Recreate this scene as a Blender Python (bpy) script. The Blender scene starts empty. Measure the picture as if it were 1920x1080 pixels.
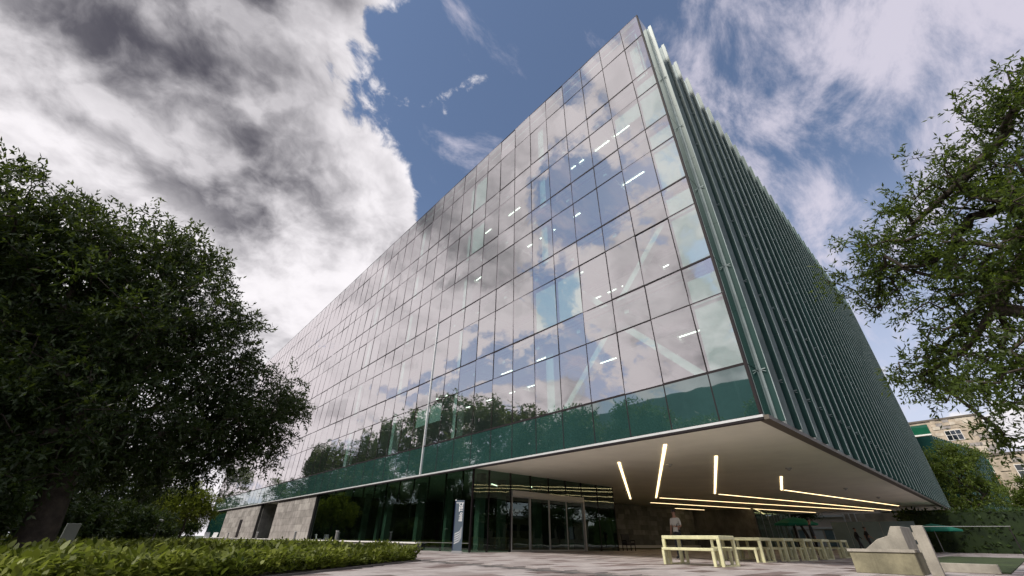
import bpy, bmesh, math, random
import numpy as np
from mathutils import Matrix, Vector
rad = math.radians
scene = bpy.context.scene
col = scene.collection

# ------------------------------------------------------------------ camera
CAM_YAW, CAM_PITCH, CAM_ROLL, FOCAL = rad(41.7795), rad(32.0152), rad(0.7428), 754.614
cd = bpy.data.cameras.new("camera"); cam = bpy.data.objects.new("camera", cd); col.objects.link(cam)
cd.sensor_width = 36.0; cd.lens = FOCAL / 1920.0 * 36.0
cd.clip_start = 0.1; cd.clip_end = 5000
_f = Vector((math.sin(CAM_YAW) * math.cos(CAM_PITCH), math.cos(CAM_YAW) * math.cos(CAM_PITCH), math.sin(CAM_PITCH)))
_r = Vector((math.cos(CAM_YAW), -math.sin(CAM_YAW), 0)); _u = _r.cross(_f)
_r2 = _r * math.cos(CAM_ROLL) + _u * math.sin(CAM_ROLL); _u2 = -_r * math.sin(CAM_ROLL) + _u * math.cos(CAM_ROLL)
_m = Matrix((_r2, _u2, -_f)).transposed().to_4x4(); _m.translation = (0, 0, 0.6)
cam.matrix_world = _m
scene.camera = cam

# ------------------------------------------------------------------ sky
SUN_DIR = Vector((-0.705, 0.0, 0.709)).normalized()
BANK_DIR = Vector((-0.09, 0.885, 0.46)).normalized()      # brightest part of the cloud bank
SUN_EL = math.asin(SUN_DIR.z); SUN_AZ = math.atan2(SUN_DIR.x, SUN_DIR.y)
world = bpy.data.worlds.new("World"); scene.world = world; world.use_nodes = True
wt = world.node_tree; wt.nodes.clear()

class G:
    """tiny helper to write node graphs as expressions"""
    def __init__(s, tree): s.t = tree
    def node(s, typ, ins=None, **props):
        n = s.t.nodes.new(typ)
        for k, v in props.items(): setattr(n, k, v)
        for k, v in (ins or {}).items():
            if isinstance(v, bpy.types.NodeSocket): s.t.links.new(v, n.inputs[k])
            elif v is not None: n.inputs[k].default_value = v
        return n
    def m(s, op, a, b=None, c=None, clamp=False):
        n = s.node('ShaderNodeMath', {0: a, 1: b, 2: c}, operation=op); n.use_clamp = clamp
        return n.outputs[0]
    def v(s, op, a, b=None, out=0):
        return s.node('ShaderNodeVectorMath', {0: a, 1: b}, operation=op).outputs[out]
    def ss(s, x, lo, hi, a=0.0, b=1.0):
        n = s.node('ShaderNodeMapRange', {0: x, 1: lo, 2: hi, 3: a, 4: b}, interpolation_type='SMOOTHSTEP')
        return n.outputs[0]
    def mix(s, fac, a, b):
        n = s.node('ShaderNodeMix', None, data_type='RGBA')
        for i, x in ((0, fac), (6, a), (7, b)):
            if isinstance(x, bpy.types.NodeSocket): s.t.links.new(x, n.inputs[i])
            else: n.inputs[i].default_value = x if not isinstance(x, tuple) or len(x) == 4 else (*x, 1)
        return n.outputs[2]
    def noise(s, vec, scale, detail=4, rough=0.55, dist=0.0):
        return s.node('ShaderNodeTexNoise', {'Vector': vec, 'Scale': scale, 'Detail': detail, 'Roughness': rough, 'Distortion': dist}).outputs[0]

g = G(wt)
sky = g.node('ShaderNodeTexSky', sky_type='NISHITA', sun_disc=False)
sky.sun_elevation = SUN_EL; sky.sun_rotation = SUN_AZ; sky.air_density = 1.0; sky.dust_density = 0.6; sky.ozone_density = 2.6
dirv = g.node('ShaderNodeTexCoord').outputs['Generated']
sep = g.node('ShaderNodeSeparateXYZ', {0: dirv})
zc = g.m('MULTIPLY', g.m('ADD', g.m('MAXIMUM', sep.outputs[2], 0.0), 0.42), 0.62)
cp = g.node('ShaderNodeCombineXYZ', {0: g.m('DIVIDE', sep.outputs[0], zc), 1: g.m('DIVIDE', sep.outputs[1], zc), 2: 0.37}).outputs[0]
def blob(d, r_in, r_out, amp):
    c = g.v('DOT_PRODUCT', dirv, Vector(d).normalized(), 1)
    return g.m('MULTIPLY', g.ss(c, math.cos(rad(r_out)), math.cos(rad(r_in))), amp)
def add(*xs):
    t = xs[0]
    for x in xs[1:]: t = g.m('ADD', t, x)
    return t
# cumulus field: fBm, pushed up or down where the photograph shows cloud banks or open blue
warp = g.v('SCALE', g.v('SUBTRACT', g.node('ShaderNodeTexNoise', {'Vector': cp, 'Scale': 2.2, 'Detail': 4, 'Roughness': 0.55}).outputs[1], (0.5, 0.5, 0.5)), None)
warp.node.inputs[3].default_value = 0.22
cq = g.v('ADD', cp, warp)
def contrast(x, k): return g.m('ADD', g.m('MULTIPLY', g.m('SUBTRACT', x, 0.5), k), 0.5)
n1 = contrast(g.noise(cq, 2.3, 12, 0.60), 1.75)
n2 = contrast(g.noise(g.v('ADD', cq, (BANK_DIR.x * 0.10, BANK_DIR.y * 0.10, 0.0)), 2.3, 5, 0.54), 1.75)
bias = add(blob((-0.18, 0.66, 0.72), 4, 26, 0.26), blob((-0.24, 0.80, 0.54), 5, 26, 0.22), blob((0.06, 0.82, 0.57), 4, 20, 0.20), blob((0.22, 0.72, 0.65), 1, 10, 0.26),
           blob((0.10, 0.94, 0.33), 4, 22, 0.24),
           blob((0.06, 0.50, 0.86), 1, 12, -0.10), blob((0.36, 0.36, 0.86), 8, 30, -0.34), blob((0.42, 0.55, 0.72), 3, 14, -0.24), blob((0.62, 0.14, 0.76), 6, 24, -0.34), blob((0.80, -0.10, 0.60), 10, 32, -0.36))
dens = add(n1, bias, g.m('MULTIPLY', g.m('SUBTRACT', g.noise(cq, 9.0, 8, 0.65), 0.5), 0.30))
cmask = g.ss(dens, 0.40, 0.53)
thick = g.ss(dens, 0.50, 0.95)
lit = g.m('ADD', g.m('MULTIPLY', g.m('SUBTRACT', n1, n2), 3.0), 0.5, clamp=True)
toSun = g.m('MAXIMUM', g.v('DOT_PRODUCT', dirv, BANK_DIR, 1), 0.0)
glow = g.m('POWER', toSun, 8.0)
dark_spots = add(0.06, blob((-0.10, 0.65, 0.75), 2, 22, 0.44), blob((-0.36, 0.62, 0.69), 2, 20, 0.20), blob((0.04, 0.86, 0.51), 1.0, 6, 0.30), blob((-0.02, 0.80, 0.60), 1.5, 8, 0.26))
fine = contrast(g.noise(cq, 3.6, 10, 0.62), 2.0)
mid = contrast(g.noise(g.v('ADD', cq, (3.1, 1.7, 0.4)), 1.6, 6, 0.58), 1.8)
raw = g.m('SUBTRACT', add(g.m('MULTIPLY', thick, 0.34), dark_spots, g.m('MULTIPLY', fine, 0.40), g.m('MULTIPLY', mid, 0.36)), g.m('ADD', g.m('MULTIPLY', lit, 0.62), g.m('MULTIPLY', glow, 0.36)))
shade = g.ss(raw, -0.15, 1.25)
ccol = g.mix(shade, (0.77, 0.74, 0.765), (0.072, 0.070, 0.088))
# thin high cloud
cir_v = g.node('ShaderNodeMapping', {0: cp, 2: (0, 0, rad(-58)), 3: (1.0, 1.7, 1)}).outputs[0]
cn = contrast(g.noise(cir_v, 2.6, 10, 0.64, 0.35), 1.5)
cirrus = g.m('MULTIPLY', g.ss(g.m('ADD', cn, add(blob((0.77, -0.13, 0.63), 7, 24, 0.15), blob((0.327, 0.392, 0.86), 6, 24, -0.16))), 0.46, 0.84), 0.80)
hz = g.ss(sep.outputs[2], 0.0, 0.70, 0.85, 0.04)
bg_sky = g.node('ShaderNodeBackground', {0: sky.outputs[0], 1: 0.105})
bg_hz = g.node('ShaderNodeBackground', {0: (0.56, 0.56, 0.66, 1), 1: 1.0})
bg_ci = g.node('ShaderNodeBackground', {0: (0.62, 0.58, 0.66, 1), 1: 1.0})
bg_cl = g.node('ShaderNodeBackground', {0: ccol, 1: 1.0})
mx0 = g.node('ShaderNodeMixShader', {0: hz, 1: bg_sky.outputs[0], 2: bg_hz.outputs[0]})
mx1 = g.node('ShaderNodeMixShader', {0: cirrus, 1: mx0.outputs[0], 2: bg_ci.outputs[0]})
mx2 = g.node('ShaderNodeMixShader', {0: cmask, 1: mx1.outputs[0], 2: bg_cl.outputs[0]})
g.node('ShaderNodeOutputWorld', {0: mx2.outputs[0]})

sl = bpy.data.lights.new("sun", 'SUN'); sl.energy = 3.2; sl.angle = rad(10); sl.color = (1.0, 0.94, 0.84)
sun = bpy.data.objects.new("sun", sl); col.objects.link(sun)
sun.rotation_euler = (-SUN_DIR).to_track_quat('-Z', 'Y').to_euler(); sun.location = (-60, 10, 50)

vs = scene.view_settings
vs.view_transform = 'Standard'; vs.look = 'None'; vs.exposure = 0.36; vs.gamma = 1.0
scene.render.engine = 'CYCLES'
cy = scene.cycles
cy.max_bounces = 8; cy.transparent_max_bounces = 12; cy.glossy_bounces = 5; cy.diffuse_bounces = 4
cy.use_denoising = True; cy.caustics_reflective = False; cy.caustics_refractive = False

# ------------------------------------------------------------------ materials
def new_mat(name):
    m = bpy.data.materials.new(name); m.use_nodes = True; m.node_tree.nodes.clear(); return m, G(m.node_tree)
def mat(name, base, rough=0.6, metal=0.0, var=0.0, vscale=3.0, bump=0.0, bscale=20.0, spec=0.5, emit=None, estr=0.0, streak=0.0):
    m, q = new_mat(name)
    c = (*base, 1)
    pos = q.node('ShaderNodeNewGeometry').outputs['Position']
    colr = None
    if var > 0:
        f = q.noise(pos, vscale, 6, 0.6)
        lo = tuple(x * (1 - var) for x in base); hi = tuple(min(1, x * (1 + var)) for x in base)
        colr = q.mix(q.ss(f, 0.3, 0.7), lo, hi)
    if streak > 0:
        mp = q.node('ShaderNodeMapping', {0: pos, 3: (3.0, 3.0, 0.25)}).outputs[0]
        f2 = q.ss(q.noise(mp, 2.0, 5, 0.65), 0.48, 0.75, 0, streak)
        colr = q.mix(f2, colr if colr is not None else c, tuple(x * 0.45 for x in base))
    b = q.node('ShaderNodeBsdfPrincipled', {'Base Color': colr if colr is not None else c, 'Roughness': rough, 'Metallic': metal, 'Specular IOR Level': spec})
    if emit: b.inputs['Emission Color'].default_value = (*emit, 1); b.inputs['Emission Strength'].default_value = estr
    if bump > 0:
        bp = q.node('ShaderNodeBump', {'Height': q.noise(pos, bscale, 4, 0.6), 'Strength': bump, 'Distance': 0.02})
        m.node_tree.links.new(bp.outputs[0], b.inputs['Normal'])
    q.node('ShaderNodeOutputMaterial', {0: b.outputs[0]})
    return m
def reflectance(q, f0):
    """Schlick reflectance of the outer face only (the far face of a thin pane adds none)"""
    ge = q.node('ShaderNodeNewGeometry')
    c = q.m('ABSOLUTE', q.v('DOT_PRODUCT', ge.outputs['Normal'], ge.outputs['Incoming'], 1))
    p = q.m('POWER', q.m('SUBTRACT', 1.0, c, clamp=True), 3.0)
    f = q.m('ADD', f0, q.m('MULTIPLY', p, 1.0 - f0), clamp=True)
    return q.m('MULTIPLY', f, q.m('SUBTRACT', 1.0, ge.outputs['Backfacing']))
def glass_mat(name, tint, base_refl, wave=0.004, refl_col=(0.96, 0.95, 0.96), body=None, body_fac=0.0):
    m, q = new_mat(name)
    pos = q.node('ShaderNodeNewGeometry').outputs['Position']
    bp = q.node('ShaderNodeBump', {'Height': q.noise(pos, 0.55, 2, 0.5), 'Strength': 1.0, 'Distance': wave})
    fac = reflectance(q, base_refl)
    gl = q.node('ShaderNodeBsdfGlossy', {'Color': (*refl_col, 1), 'Roughness': 0.006, 'Normal': bp.outputs[0]})
    if body:
        df = q.node('ShaderNodeBsdfDiffuse', {'Color': (*body, 1)})
        tr = q.node('ShaderNodeBsdfTransparent', {'Color': (*tint, 1)})
        un = q.node('ShaderNodeMixShader', {0: body_fac, 1: tr.outputs[0], 2: df.outputs[0]})
    else:
        un = q.node('ShaderNodeBsdfTransparent', {'Color': (*tint, 1)})
    mx = q.node('ShaderNodeMixShader', {0: fac, 1: un.outputs[0], 2: gl.outputs[0]})
    q.node('ShaderNodeOutputMaterial', {0: mx.outputs[0]})
    return m
def spandrel_mat(name, base, base_refl, streak=0.3, rough=0.02):
    m, q = new_mat(name)
    pos = q.node('ShaderNodeNewGeometry').outputs['Position']
    mp = q.node('ShaderNodeMapping', {0: pos, 3: (1, 4.0, 0.12)}).outputs[0]
    f = q.ss(q.noise(mp, 2.2, 5, 0.65), 0.5, 0.8, 0, streak)
    c = q.mix(f, base, tuple(min(1, x * 1.6 + 0.02) for x in base))
    c = q.mix(q.ss(q.noise(pos, 0.7, 3, 0.5), 0.35, 0.65, 0, 0.35), c, tuple(x * 0.6 for x in base))
    bp = q.node('ShaderNodeBump', {'Height': q.noise(pos, 0.6, 2, 0.5), 'Strength': 1.0, 'Distance': 0.005})
    fac = reflectance(q, base_refl)
    gl = q.node('ShaderNodeBsdfGlossy', {'Color': (0.92, 0.95, 0.95, 1), 'Roughness': rough, 'Normal': bp.outputs[0]})
    df = q.node('ShaderNodeBsdfDiffuse', {'Color': c})
    mx = q.node('ShaderNodeMixShader', {0: fac, 1: df.outputs[0], 2: gl.outputs[0]})
    q.node('ShaderNodeOutputMaterial', {0: mx.outputs[0]})
    return m
def leaf_mat(name, dark, light, trans=0.35):
    m, q = new_mat(name)
    a = q.node('ShaderNodeAttribute', attribute_name='tint').outputs['Fac']
    pos = q.node('ShaderNodeNewGeometry').outputs['Position']
    f = q.m('ADD', q.m('MULTIPLY', a, 0.6), q.m('MULTIPLY', q.ss(q.noise(pos, 0.9, 3, 0.6), 0.3, 0.7), 0.4))
    c = q.mix(f, dark, light)
    d = q.node('ShaderNodeBsdfPrincipled', {'Base Color': c, 'Roughness': 0.5, 'Specular IOR Level': 0.35})
    t = q.node('ShaderNodeBsdfTranslucent', {'Color': q.mix(0.45, c, (0.22, 0.30, 0.03))})
    mx = q.node('ShaderNodeMixShader', {0: trans, 1: d.outputs[0], 2: t.outputs[0]})
    q.node('ShaderNodeOutputMaterial', {0: mx.outputs[0]})
    return m
def paver_mat():
    m, q = new_mat("paver_stone")
    a = q.node('ShaderNodeAttribute', attribute_name='tint').outputs['Fac']
    pos = q.node('ShaderNodeNewGeometry').outputs['Position']
    rp = q.node('ShaderNodeValToRGB', {0: a})
    e = rp.color_ramp; e.interpolation = 'CONSTANT'
    stops = [(0.0, (0.42, 0.38, 0.375)), (0.34, (0.36, 0.32, 0.315)), (0.62, (0.30, 0.26, 0.255)), (0.78, (0.19, 0.145, 0.14)), (0.88, (0.12, 0.085, 0.08)), (0.94, (0.14, 0.13, 0.125))]
    e.elements[0].position = 0; e.elements[0].color = (*stops[0][1], 1); e.elements[1].position = stops[1][0]; e.elements[1].color = (*stops[1][1], 1)
    for p, c in stops[2:]:
        x = e.elements.new(p); x.color = (*c, 1)
    nz = q.ss(q.noise(pos, 2.5, 6, 0.65), 0.3, 0.75, 0.0, 0.30)
    c = q.mix(nz, rp.outputs[0], (0.16, 0.14, 0.13))
    b = q.node('ShaderNodeBsdfPrincipled', {'Base Color': c, 'Roughness': q.ss(q.noise(pos, 6, 3, 0.6), 0.3, 0.7, 0.45, 0.75), 'Specular IOR Level': 0.4})
    bp = q.node('ShaderNodeBump', {'Height': q.noise(pos, 60, 3, 0.6), 'Strength': 0.25, 'Distance': 0.01})
    q.t.links.new(bp.outputs[0], b.inputs['Normal'])
    q.node('ShaderNodeOutputMaterial', {0: b.outputs[0]})
    return m

M = {}
M['vision'] = glass_mat("vision_glass", (0.80, 0.95, 0.92), 0.50, 0.007, (1.0, 0.94, 0.945), (0.40, 0.50, 0.48), 0.03)
M['entry'] = glass_mat("entry_glass", (0.48, 0.60, 0.54), 0.10, 0.006, (0.75, 0.88, 0.82))
M['spandrel'] = spandrel_mat("spandrel_glass", (0.026, 0.072, 0.067), 0.28)
M['side'] = spandrel_mat("side_glass", (0.012, 0.055, 0.048), 0.05, 0.15)
M['fin'] = spandrel_mat("fin_glass", (0.022, 0.060, 0.056), 0.012, 0.3, 0.5)
M['mullion'] = mat("dark_bronze_metal", (0.022, 0.018, 0.020), 0.6, 0.0, spec=0.15)
M['alu'] = mat("pale_aluminium", (0.31, 0.38, 0.39), 0.62, 0.0, 0.15, 1.2, streak=0.25)
M['silver'] = mat("silver_trim", (0.72, 0.73, 0.74), 0.35, 0.3, 0.06, 2)
M['plaster'] = mat("soffit_plaster", (0.88, 0.87, 0.76), 0.75, 0, 0.05, 0.5)
M['fascia'] = mat("fascia_metal", (0.12, 0.10, 0.08), 0.5, 0.2)
M['strip'] = mat("warm_strip_light", (0.9, 0.85, 0.7), 0.5, emit=(1.0, 0.74, 0.40), estr=2.6)
M['tube'] = mat("office_strip_light", (0.9, 0.9, 0.85), 0.5, emit=(1.0, 0.93, 0.80), estr=4.5)
M['white'] = mat("interior_white", (0.72, 0.73, 0.72), 0.8)
M['ceil'] = mat("interior_ceiling", (0.66, 0.67, 0.66), 0.85)
M['carpet'] = mat("interior_floor", (0.36, 0.34, 0.31), 0.9)
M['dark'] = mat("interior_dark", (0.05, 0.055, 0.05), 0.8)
M['wood'] = mat("shelf_wood", (0.30, 0.18, 0.09), 0.6, 0, 0.2, 4)
M['stone_l'] = mat("grey_stone", (0.30, 0.275, 0.26), 0.8, 0, 0.22, 1.6, 0.5, 18, streak=0.5)
M['stone_d'] = mat("dark_stone", (0.16, 0.155, 0.145), 0.8, 0, 0.30, 1.1, 0.5, 18, streak=0.5)
M['grout'] = mat("joint_backing", (0.05, 0.048, 0.045), 0.9)
M['paver'] = paver_mat()
M['bed'] = mat("paving_bed", (0.16, 0.14, 0.13), 0.9, 0, 0.3, 3)
M['drain'] = mat("drain_channel_stone", (0.085, 0.078, 0.078), 0.6, 0, 0.25, 4)
M['soil'] = mat("soil", (0.035, 0.026, 0.018), 0.95, 0, 0.4, 5, 0.6, 12)
M['grass'] = mat("lawn", (0.035, 0.055, 0.016), 0.95, 0, 0.5, 1.2, 0.8, 25)
M['bark'] = mat("bark", (0.055, 0.043, 0.034), 0.9, 0, 0.4, 6, 0.9, 14)
M['leaf_dark'] = leaf_mat("leaf_dark", (0.012, 0.026, 0.008), (0.050, 0.085, 0.020))
M['leaf_big'] = leaf_mat("leaf_big", (0.008, 0.018, 0.006), (0.038, 0.066, 0.016), 0.28)
M['leaf_mid'] = leaf_mat("leaf_mid", (0.022, 0.045, 0.010), (0.085, 0.125, 0.026))
M['leaf_right'] = leaf_mat("leaf_right", (0.012, 0.024, 0.008), (0.085, 0.130, 0.025), 0.5)
M['leaf_lime'] = leaf_mat("leaf_lime", (0.11, 0.15, 0.015), (0.34, 0.38, 0.045), 0.6)  # lime leaf colour brightened to stand in for sun the tree row blocks
M['leaf_lit'] = leaf_mat("leaf_lit", (0.035, 0.065, 0.012), (0.15, 0.20, 0.035), 0.45)  # sunlit look of the street trees put into the leaf colour
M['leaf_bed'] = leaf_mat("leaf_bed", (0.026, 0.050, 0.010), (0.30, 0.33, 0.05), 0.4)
M['table'] = mat("lime_painted_metal", (0.62, 0.60, 0.37), 0.42, 0, 0.12, 5, streak=0.2)
M['concrete'] = mat("concrete", (0.32, 0.295, 0.25), 0.85, 0, 0.18, 2.5, 0.4, 30, streak=0.35)
M['concrete_d'] = mat("weathered_concrete", (0.22, 0.20, 0.13), 0.85, 0, 0.35, 1.8, 0.4, 30, streak=0.6)
M['navy'] = mat("pylon_blue", (0.010, 0.022, 0.085), 0.35)
M['slate'] = mat("pylon_face", (0.085, 0.115, 0.15), 0.4, 0, 0.06, 2)
M['print'] = mat("white_print", (0.8, 0.8, 0.8), 0.5)
M['steel'] = mat("steel", (0.40, 0.40, 0.40), 0.4, 0.6)
M['skin'] = mat("skin", (0.28, 0.15, 0.10), 0.55)
M['shirt'] = mat("white_shirt", (0.46, 0.45, 0.41), 0.85)
M['cloth_dark'] = mat("dark_cloth", (0.012, 0.012, 0.015), 0.85)
M['cloth_grey'] = mat("charcoal_cloth", (0.03, 0.03, 0.035), 0.85)
M['hair'] = mat("black_hair", (0.010, 0.008, 0.007), 0.6)
M['canvas_green'] = mat("green_canvas", (0.005, 0.17, 0.11), 0.8)
M['cream'] = mat("cream_render", (0.62, 0.52, 0.44), 0.85, 0, 0.06, 0.6)
M['white_wall'] = mat("white_trim", (0.75, 0.73, 0.70), 0.7)
M['brown_stone'] = mat("brown_stone", (0.43, 0.36, 0.28), 0.9, 0, 0.25, 0.9, 0.5, 5)
M['brown_stone2'] = mat("pale_brown_stone", (0.52, 0.46, 0.38), 0.9, 0, 0.2, 0.9, 0.5, 5)
M['window_dark'] = spandrel_mat("dark_window", (0.012, 0.016, 0.02), 0.09, 0.0)
M['green_panel'] = spandrel_mat("green_panel", (0.012, 0.10, 0.055), 0.04, 0.1)
M['teal_wall'] = mat("teal_grey_wall", (0.16, 0.22, 0.23), 0.7, 0, 0.1, 0.8)
M['plastic'] = mat("white_plastic", (0.7, 0.7, 0.7), 0.5)
M['black_seat'] = mat("black_upholstery", (0.010, 0.010, 0.011), 0.6)
M['panel_grey'] = mat("grey_sign_panel", (0.42, 0.44, 0.42), 0.6)

# ------------------------------------------------------------------ mesh helpers
class MB:
    def __init__(s): s.v = []; s.f = []; s.mi = []
    def quadstrip(s, faces, mi=0):
        for f in faces: s.f.append(f); s.mi.append(mi)
    def box(s, x0, x1, y0, y1, z0, z1, mi=0):
        o = len(s.v)
        s.v += [(x, y, z) for z in (z0, z1) for y in (y0, y1) for x in (x0, x1)]
        s.quadstrip([tuple(o + i for i in f) for f in ((0, 2, 3, 1), (4, 5, 7, 6), (0, 1, 5, 4), (2, 6, 7, 3), (0, 4, 6, 2), (1, 3, 7, 5))], mi); return s
    def obox(s, c, ex, ey, ez, mi=0):
        """box with centre c and three half-axis vectors"""
        o = len(s.v); c = Vector(c); ex, ey, ez = Vector(ex), Vector(ey), Vector(ez)
        for k in (-1, 1):
            for j in (-1, 1):
                for i in (-1, 1): s.v.append(tuple(c + ex * i + ey * j + ez * k))
        s.quadstrip([tuple(o + i for i in f) for f in ((0, 2, 3, 1), (4, 5, 7, 6), (0, 1, 5, 4), (2, 6, 7, 3), (0, 4, 6, 2), (1, 3, 7, 5))], mi); return s
    def bar(s, a, b, w, h, mi=0, up=(0, 0, 1)):
        a, b = Vector(a), Vector(b); d = (b - a); L = d.length; d.normalize()
        u = Vector(up)
        if abs(d.dot(u)) > 0.98: u = Vector((1, 0, 0))
        r = d.cross(u).normalized(); u = r.cross(d)
        return s.obox((a + b) / 2, d * L / 2, r * w / 2, u * h / 2, mi)
    def prism(s, poly, a, b, axis, mi=0):
        """poly: 2-D outline, extruded from a to b along axis (0,1,2)"""
        o = len(s.v); n = len(poly)
        for t in (a, b):
            for p in poly:
                q = list(p); q.insert(axis, t); s.v.append(tuple(q))
        s.quadstrip([tuple(range(o, o + n)), tuple(range(o + 2 * n - 1, o + n - 1, -1))] + [(o + i, o + n + i, o + n + (i + 1) % n, o + (i + 1) % n) for i in range(n)], mi); return s
    def tube(s, pts, rs, n=8, mi=0, cap=True):
        o = len(s.v); k = len(pts)
        for i, (p, r) in enumerate(zip(pts, rs)):
            p = Vector(p); d = (Vector(pts[min(i + 1, k - 1)]) - Vector(pts[max(i - 1, 0)])).normalized()
            u = Vector((0, 0, 1)) if abs(d.z) < 0.9 else Vector((1, 0, 0))
            a = d.cross(u).normalized(); b = d.cross(a)
            for j in range(n):
                t = 2 * math.pi * j / n; s.v.append(tuple(p + (a * math.cos(t) + b * math.sin(t)) * r))
        for i in range(k - 1):
            for j in range(n):
                s.f.append((o + i * n + j, o + i * n + (j + 1) % n, o + (i + 1) * n + (j + 1) % n, o + (i + 1) * n + j)); s.mi.append(mi)
        if cap:
            s.f.append(tuple(o + j for j in range(n))); s.mi.append(mi); s.f.append(tuple(o + (k - 1) * n + j for j in range(n))); s.mi.append(mi)
        return s
    def ellipsoid(s, c, r, nu=10, nv=7, mi=0):
        o = len(s.v)
        for i in range(nv + 1):
            ph = math.pi * i / nv
            for j in range(nu):
                t = 2 * math.pi * j / nu
                s.v.append((c[0] + r[0] * math.sin(ph) * math.cos(t), c[1] + r[1] * math.sin(ph) * math.sin(t), c[2] + r[2] * math.cos(ph)))
        for i in range(nv):
            for j in range(nu):
                s.f.append((o + i * nu + j, o + (i + 1) * nu + j, o + (i + 1) * nu + (j + 1) % nu, o + i * nu + (j + 1) % nu)); s.mi.append(mi)
        return s
    def mesh(s, name, mats, bevel=0.0, smooth=False):
        me = bpy.data.meshes.new(name); me.from_pydata(s.v, [], s.f)
        for m in (mats if isinstance(mats, (list, tuple)) else [mats]): me.materials.append(m)
        if any(s.mi): me.polygons.foreach_set('material_index', s.mi)
        bm = bmesh.new(); bm.from_mesh(me); bmesh.ops.recalc_face_normals(bm, faces=bm.faces)
        if bevel > 0: bmesh.ops.bevel(bm, geom=[e for e in bm.edges], offset=bevel, segments=1, affect='EDGES', clamp_overlap=True)
        bm.to_mesh(me); bm.free()
        if smooth: me.polygons.foreach_set('use_smooth', [True] * len(me.polygons))
        me.update(); return me
    def build(s, name, mats, parent=None, bevel=0.0, smooth=False): return link(name, s.mesh(name, mats, bevel, smooth), parent)

def link(name, data, parent=None, loc=None, rot=None, local=False):
    """objects are given in world coordinates; parenting keeps them in place (local=True: relative to the parent)"""
    o = bpy.data.objects.new(name, data); col.objects.link(o)
    if loc is not None: o.location = loc
    if rot is not None: o.rotation_euler = rot
    if parent is not None:
        o.parent = parent
        if not local: o.matrix_parent_inverse = WORLD.get(parent.name, Matrix.Identity(4)).inverted()
    if not local: WORLD[o.name] = Matrix.LocRotScale(o.location, o.rotation_euler, None)
    return o
WORLD = {}
def tag(o, label, cat, group=None, kind=None):
    if label: o['label'] = label
    if cat: o['category'] = cat
    if group: o['group'] = group
    if kind: o['kind'] = kind
    return o
def thing(name, label, cat, loc=(0, 0, 0), rz=0.0, group=None):
    o = link(name, None, None, loc, (0, 0, rz)); o.empty_display_size = 0.3
    return tag(o, label, cat, group)
def struct(o): o['kind'] = 'structure'; return o
ORD = ['first', 'second', 'third', 'fourth', 'fifth', 'sixth', 'seventh', 'eighth', 'ninth', 'tenth', 'eleventh', 'twelfth']

# ------------------------------------------------------------------ ground and plaza
struct(MB().box(-900, 1500, -900, 1500, -0.6, -0.02).build('ground', M['grass']))
PLX0, PLX1, PLY0, PLY1 = -3.0, 76.0, -8.0, 24.0
plaza = struct(MB().box(PLX0, PLX1, PLY0, PLY1, -0.3, -0.012).build('plaza', M['bed']))
def in_bed(x, y):          # planting bed in front of the facade
    return x < 8.1 and y > 7.1 + 0.757 * x
rng = random.Random(4)
PW, PH = 0.9, 0.45
cells = []
j = 0
y = PLY0
while y < PLY1 - PH:
    x = PLX0 + (0 if j % 2 else PW / 2)
    while x < PLX1 - PW:
        if not in_bed(x + PW / 2, y + PH / 2) and not (8.12 < x + PW / 2 < 8.12 + 0.36 + PW / 2 + 0.05 and x < 8.50 and x + PW > 8.10):
            # colour comes in loose patches
            cells.append((x, y))
        x += PW
    y += PH; j += 1
def tint_of(x, y):
    t = rng.random()
    return t * 0.98
vis = sorted(cells, key=lambda c: math.hypot(c[0], c[1]) if (c[0] * 0.666 + c[1] * 0.746) > 9.2 and math.hypot(c[0], c[1]) > 11.2 and math.atan2(c[0], c[1]) > rad(-6) and math.atan2(c[0] , c[1]) < rad(92) else 1e6)
near = set(vis[:300])
pmesh = {}
def paver_mesh(k):
    if k not in pmesh:
        me = MB().box(0.004, PW - 0.004, 0.004, PH - 0.004, -0.03, 0.0).mesh('paver', M['paver'])
        a = me.attributes.new('tint', 'FLOAT', 'FACE'); a.data.foreach_set('value', [k / 40 + 0.01] * len(me.polygons)); pmesh[k] = me
    return pmesh[k]
mb = MB(); tints = []
for (x, y) in cells:
    t = tint_of(x, y)
    dz = rng.uniform(-0.0015, 0.0015)
    if (x, y) in near: link('paver', paver_mesh(int(t * 39)), plaza, (x, y, dz))
    else:
        mb.box(x + 0.004, x + PW - 0.004, y + 0.004, y + PH - 0.004, -0.03, dz); tints += [t] * 6
po = mb.build('far_pavers', M['paver'], plaza); po['kind'] = 'stuff'
a = po.data.attributes.new('tint', 'FLOAT', 'FACE'); a.data.foreach_set('value', tints[:len(po.data.polygons)])
# drain channel parallel to the facade
dr = MB()
yy = -7.9
while yy < 13.0:
    dr.box(8.10, 8.46, yy, yy + 0.79, -0.05, 0.001); yy += 0.8
struct(dr.build('drain_channel', M['drain']))
soil = struct(MB().prism([(-14, 7.1 - 0.757 * 14), (8.06, 7.1 + 0.757 * 8.06), (8.06, 60), (-14, 60)], -0.3, 0.02, 2).build('planting_bed', M['soil']))
kb = MB(); kb.bar((-14, 7.06 - 0.757 * 14, 0.0), (8.06, 7.06 + 0.757 * 8.06, 0.0), 0.06, 0.07); kb.bar((8.08, 13.2, 0.0), (8.08, 58, 0.0), 0.06, 0.07)
struct(kb.build('bed_edging', M['drain']))
struct(MB().box(8.12, 15.6, 24.0, 130, -0.3, -0.004).build('path', M['bed']))

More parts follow.
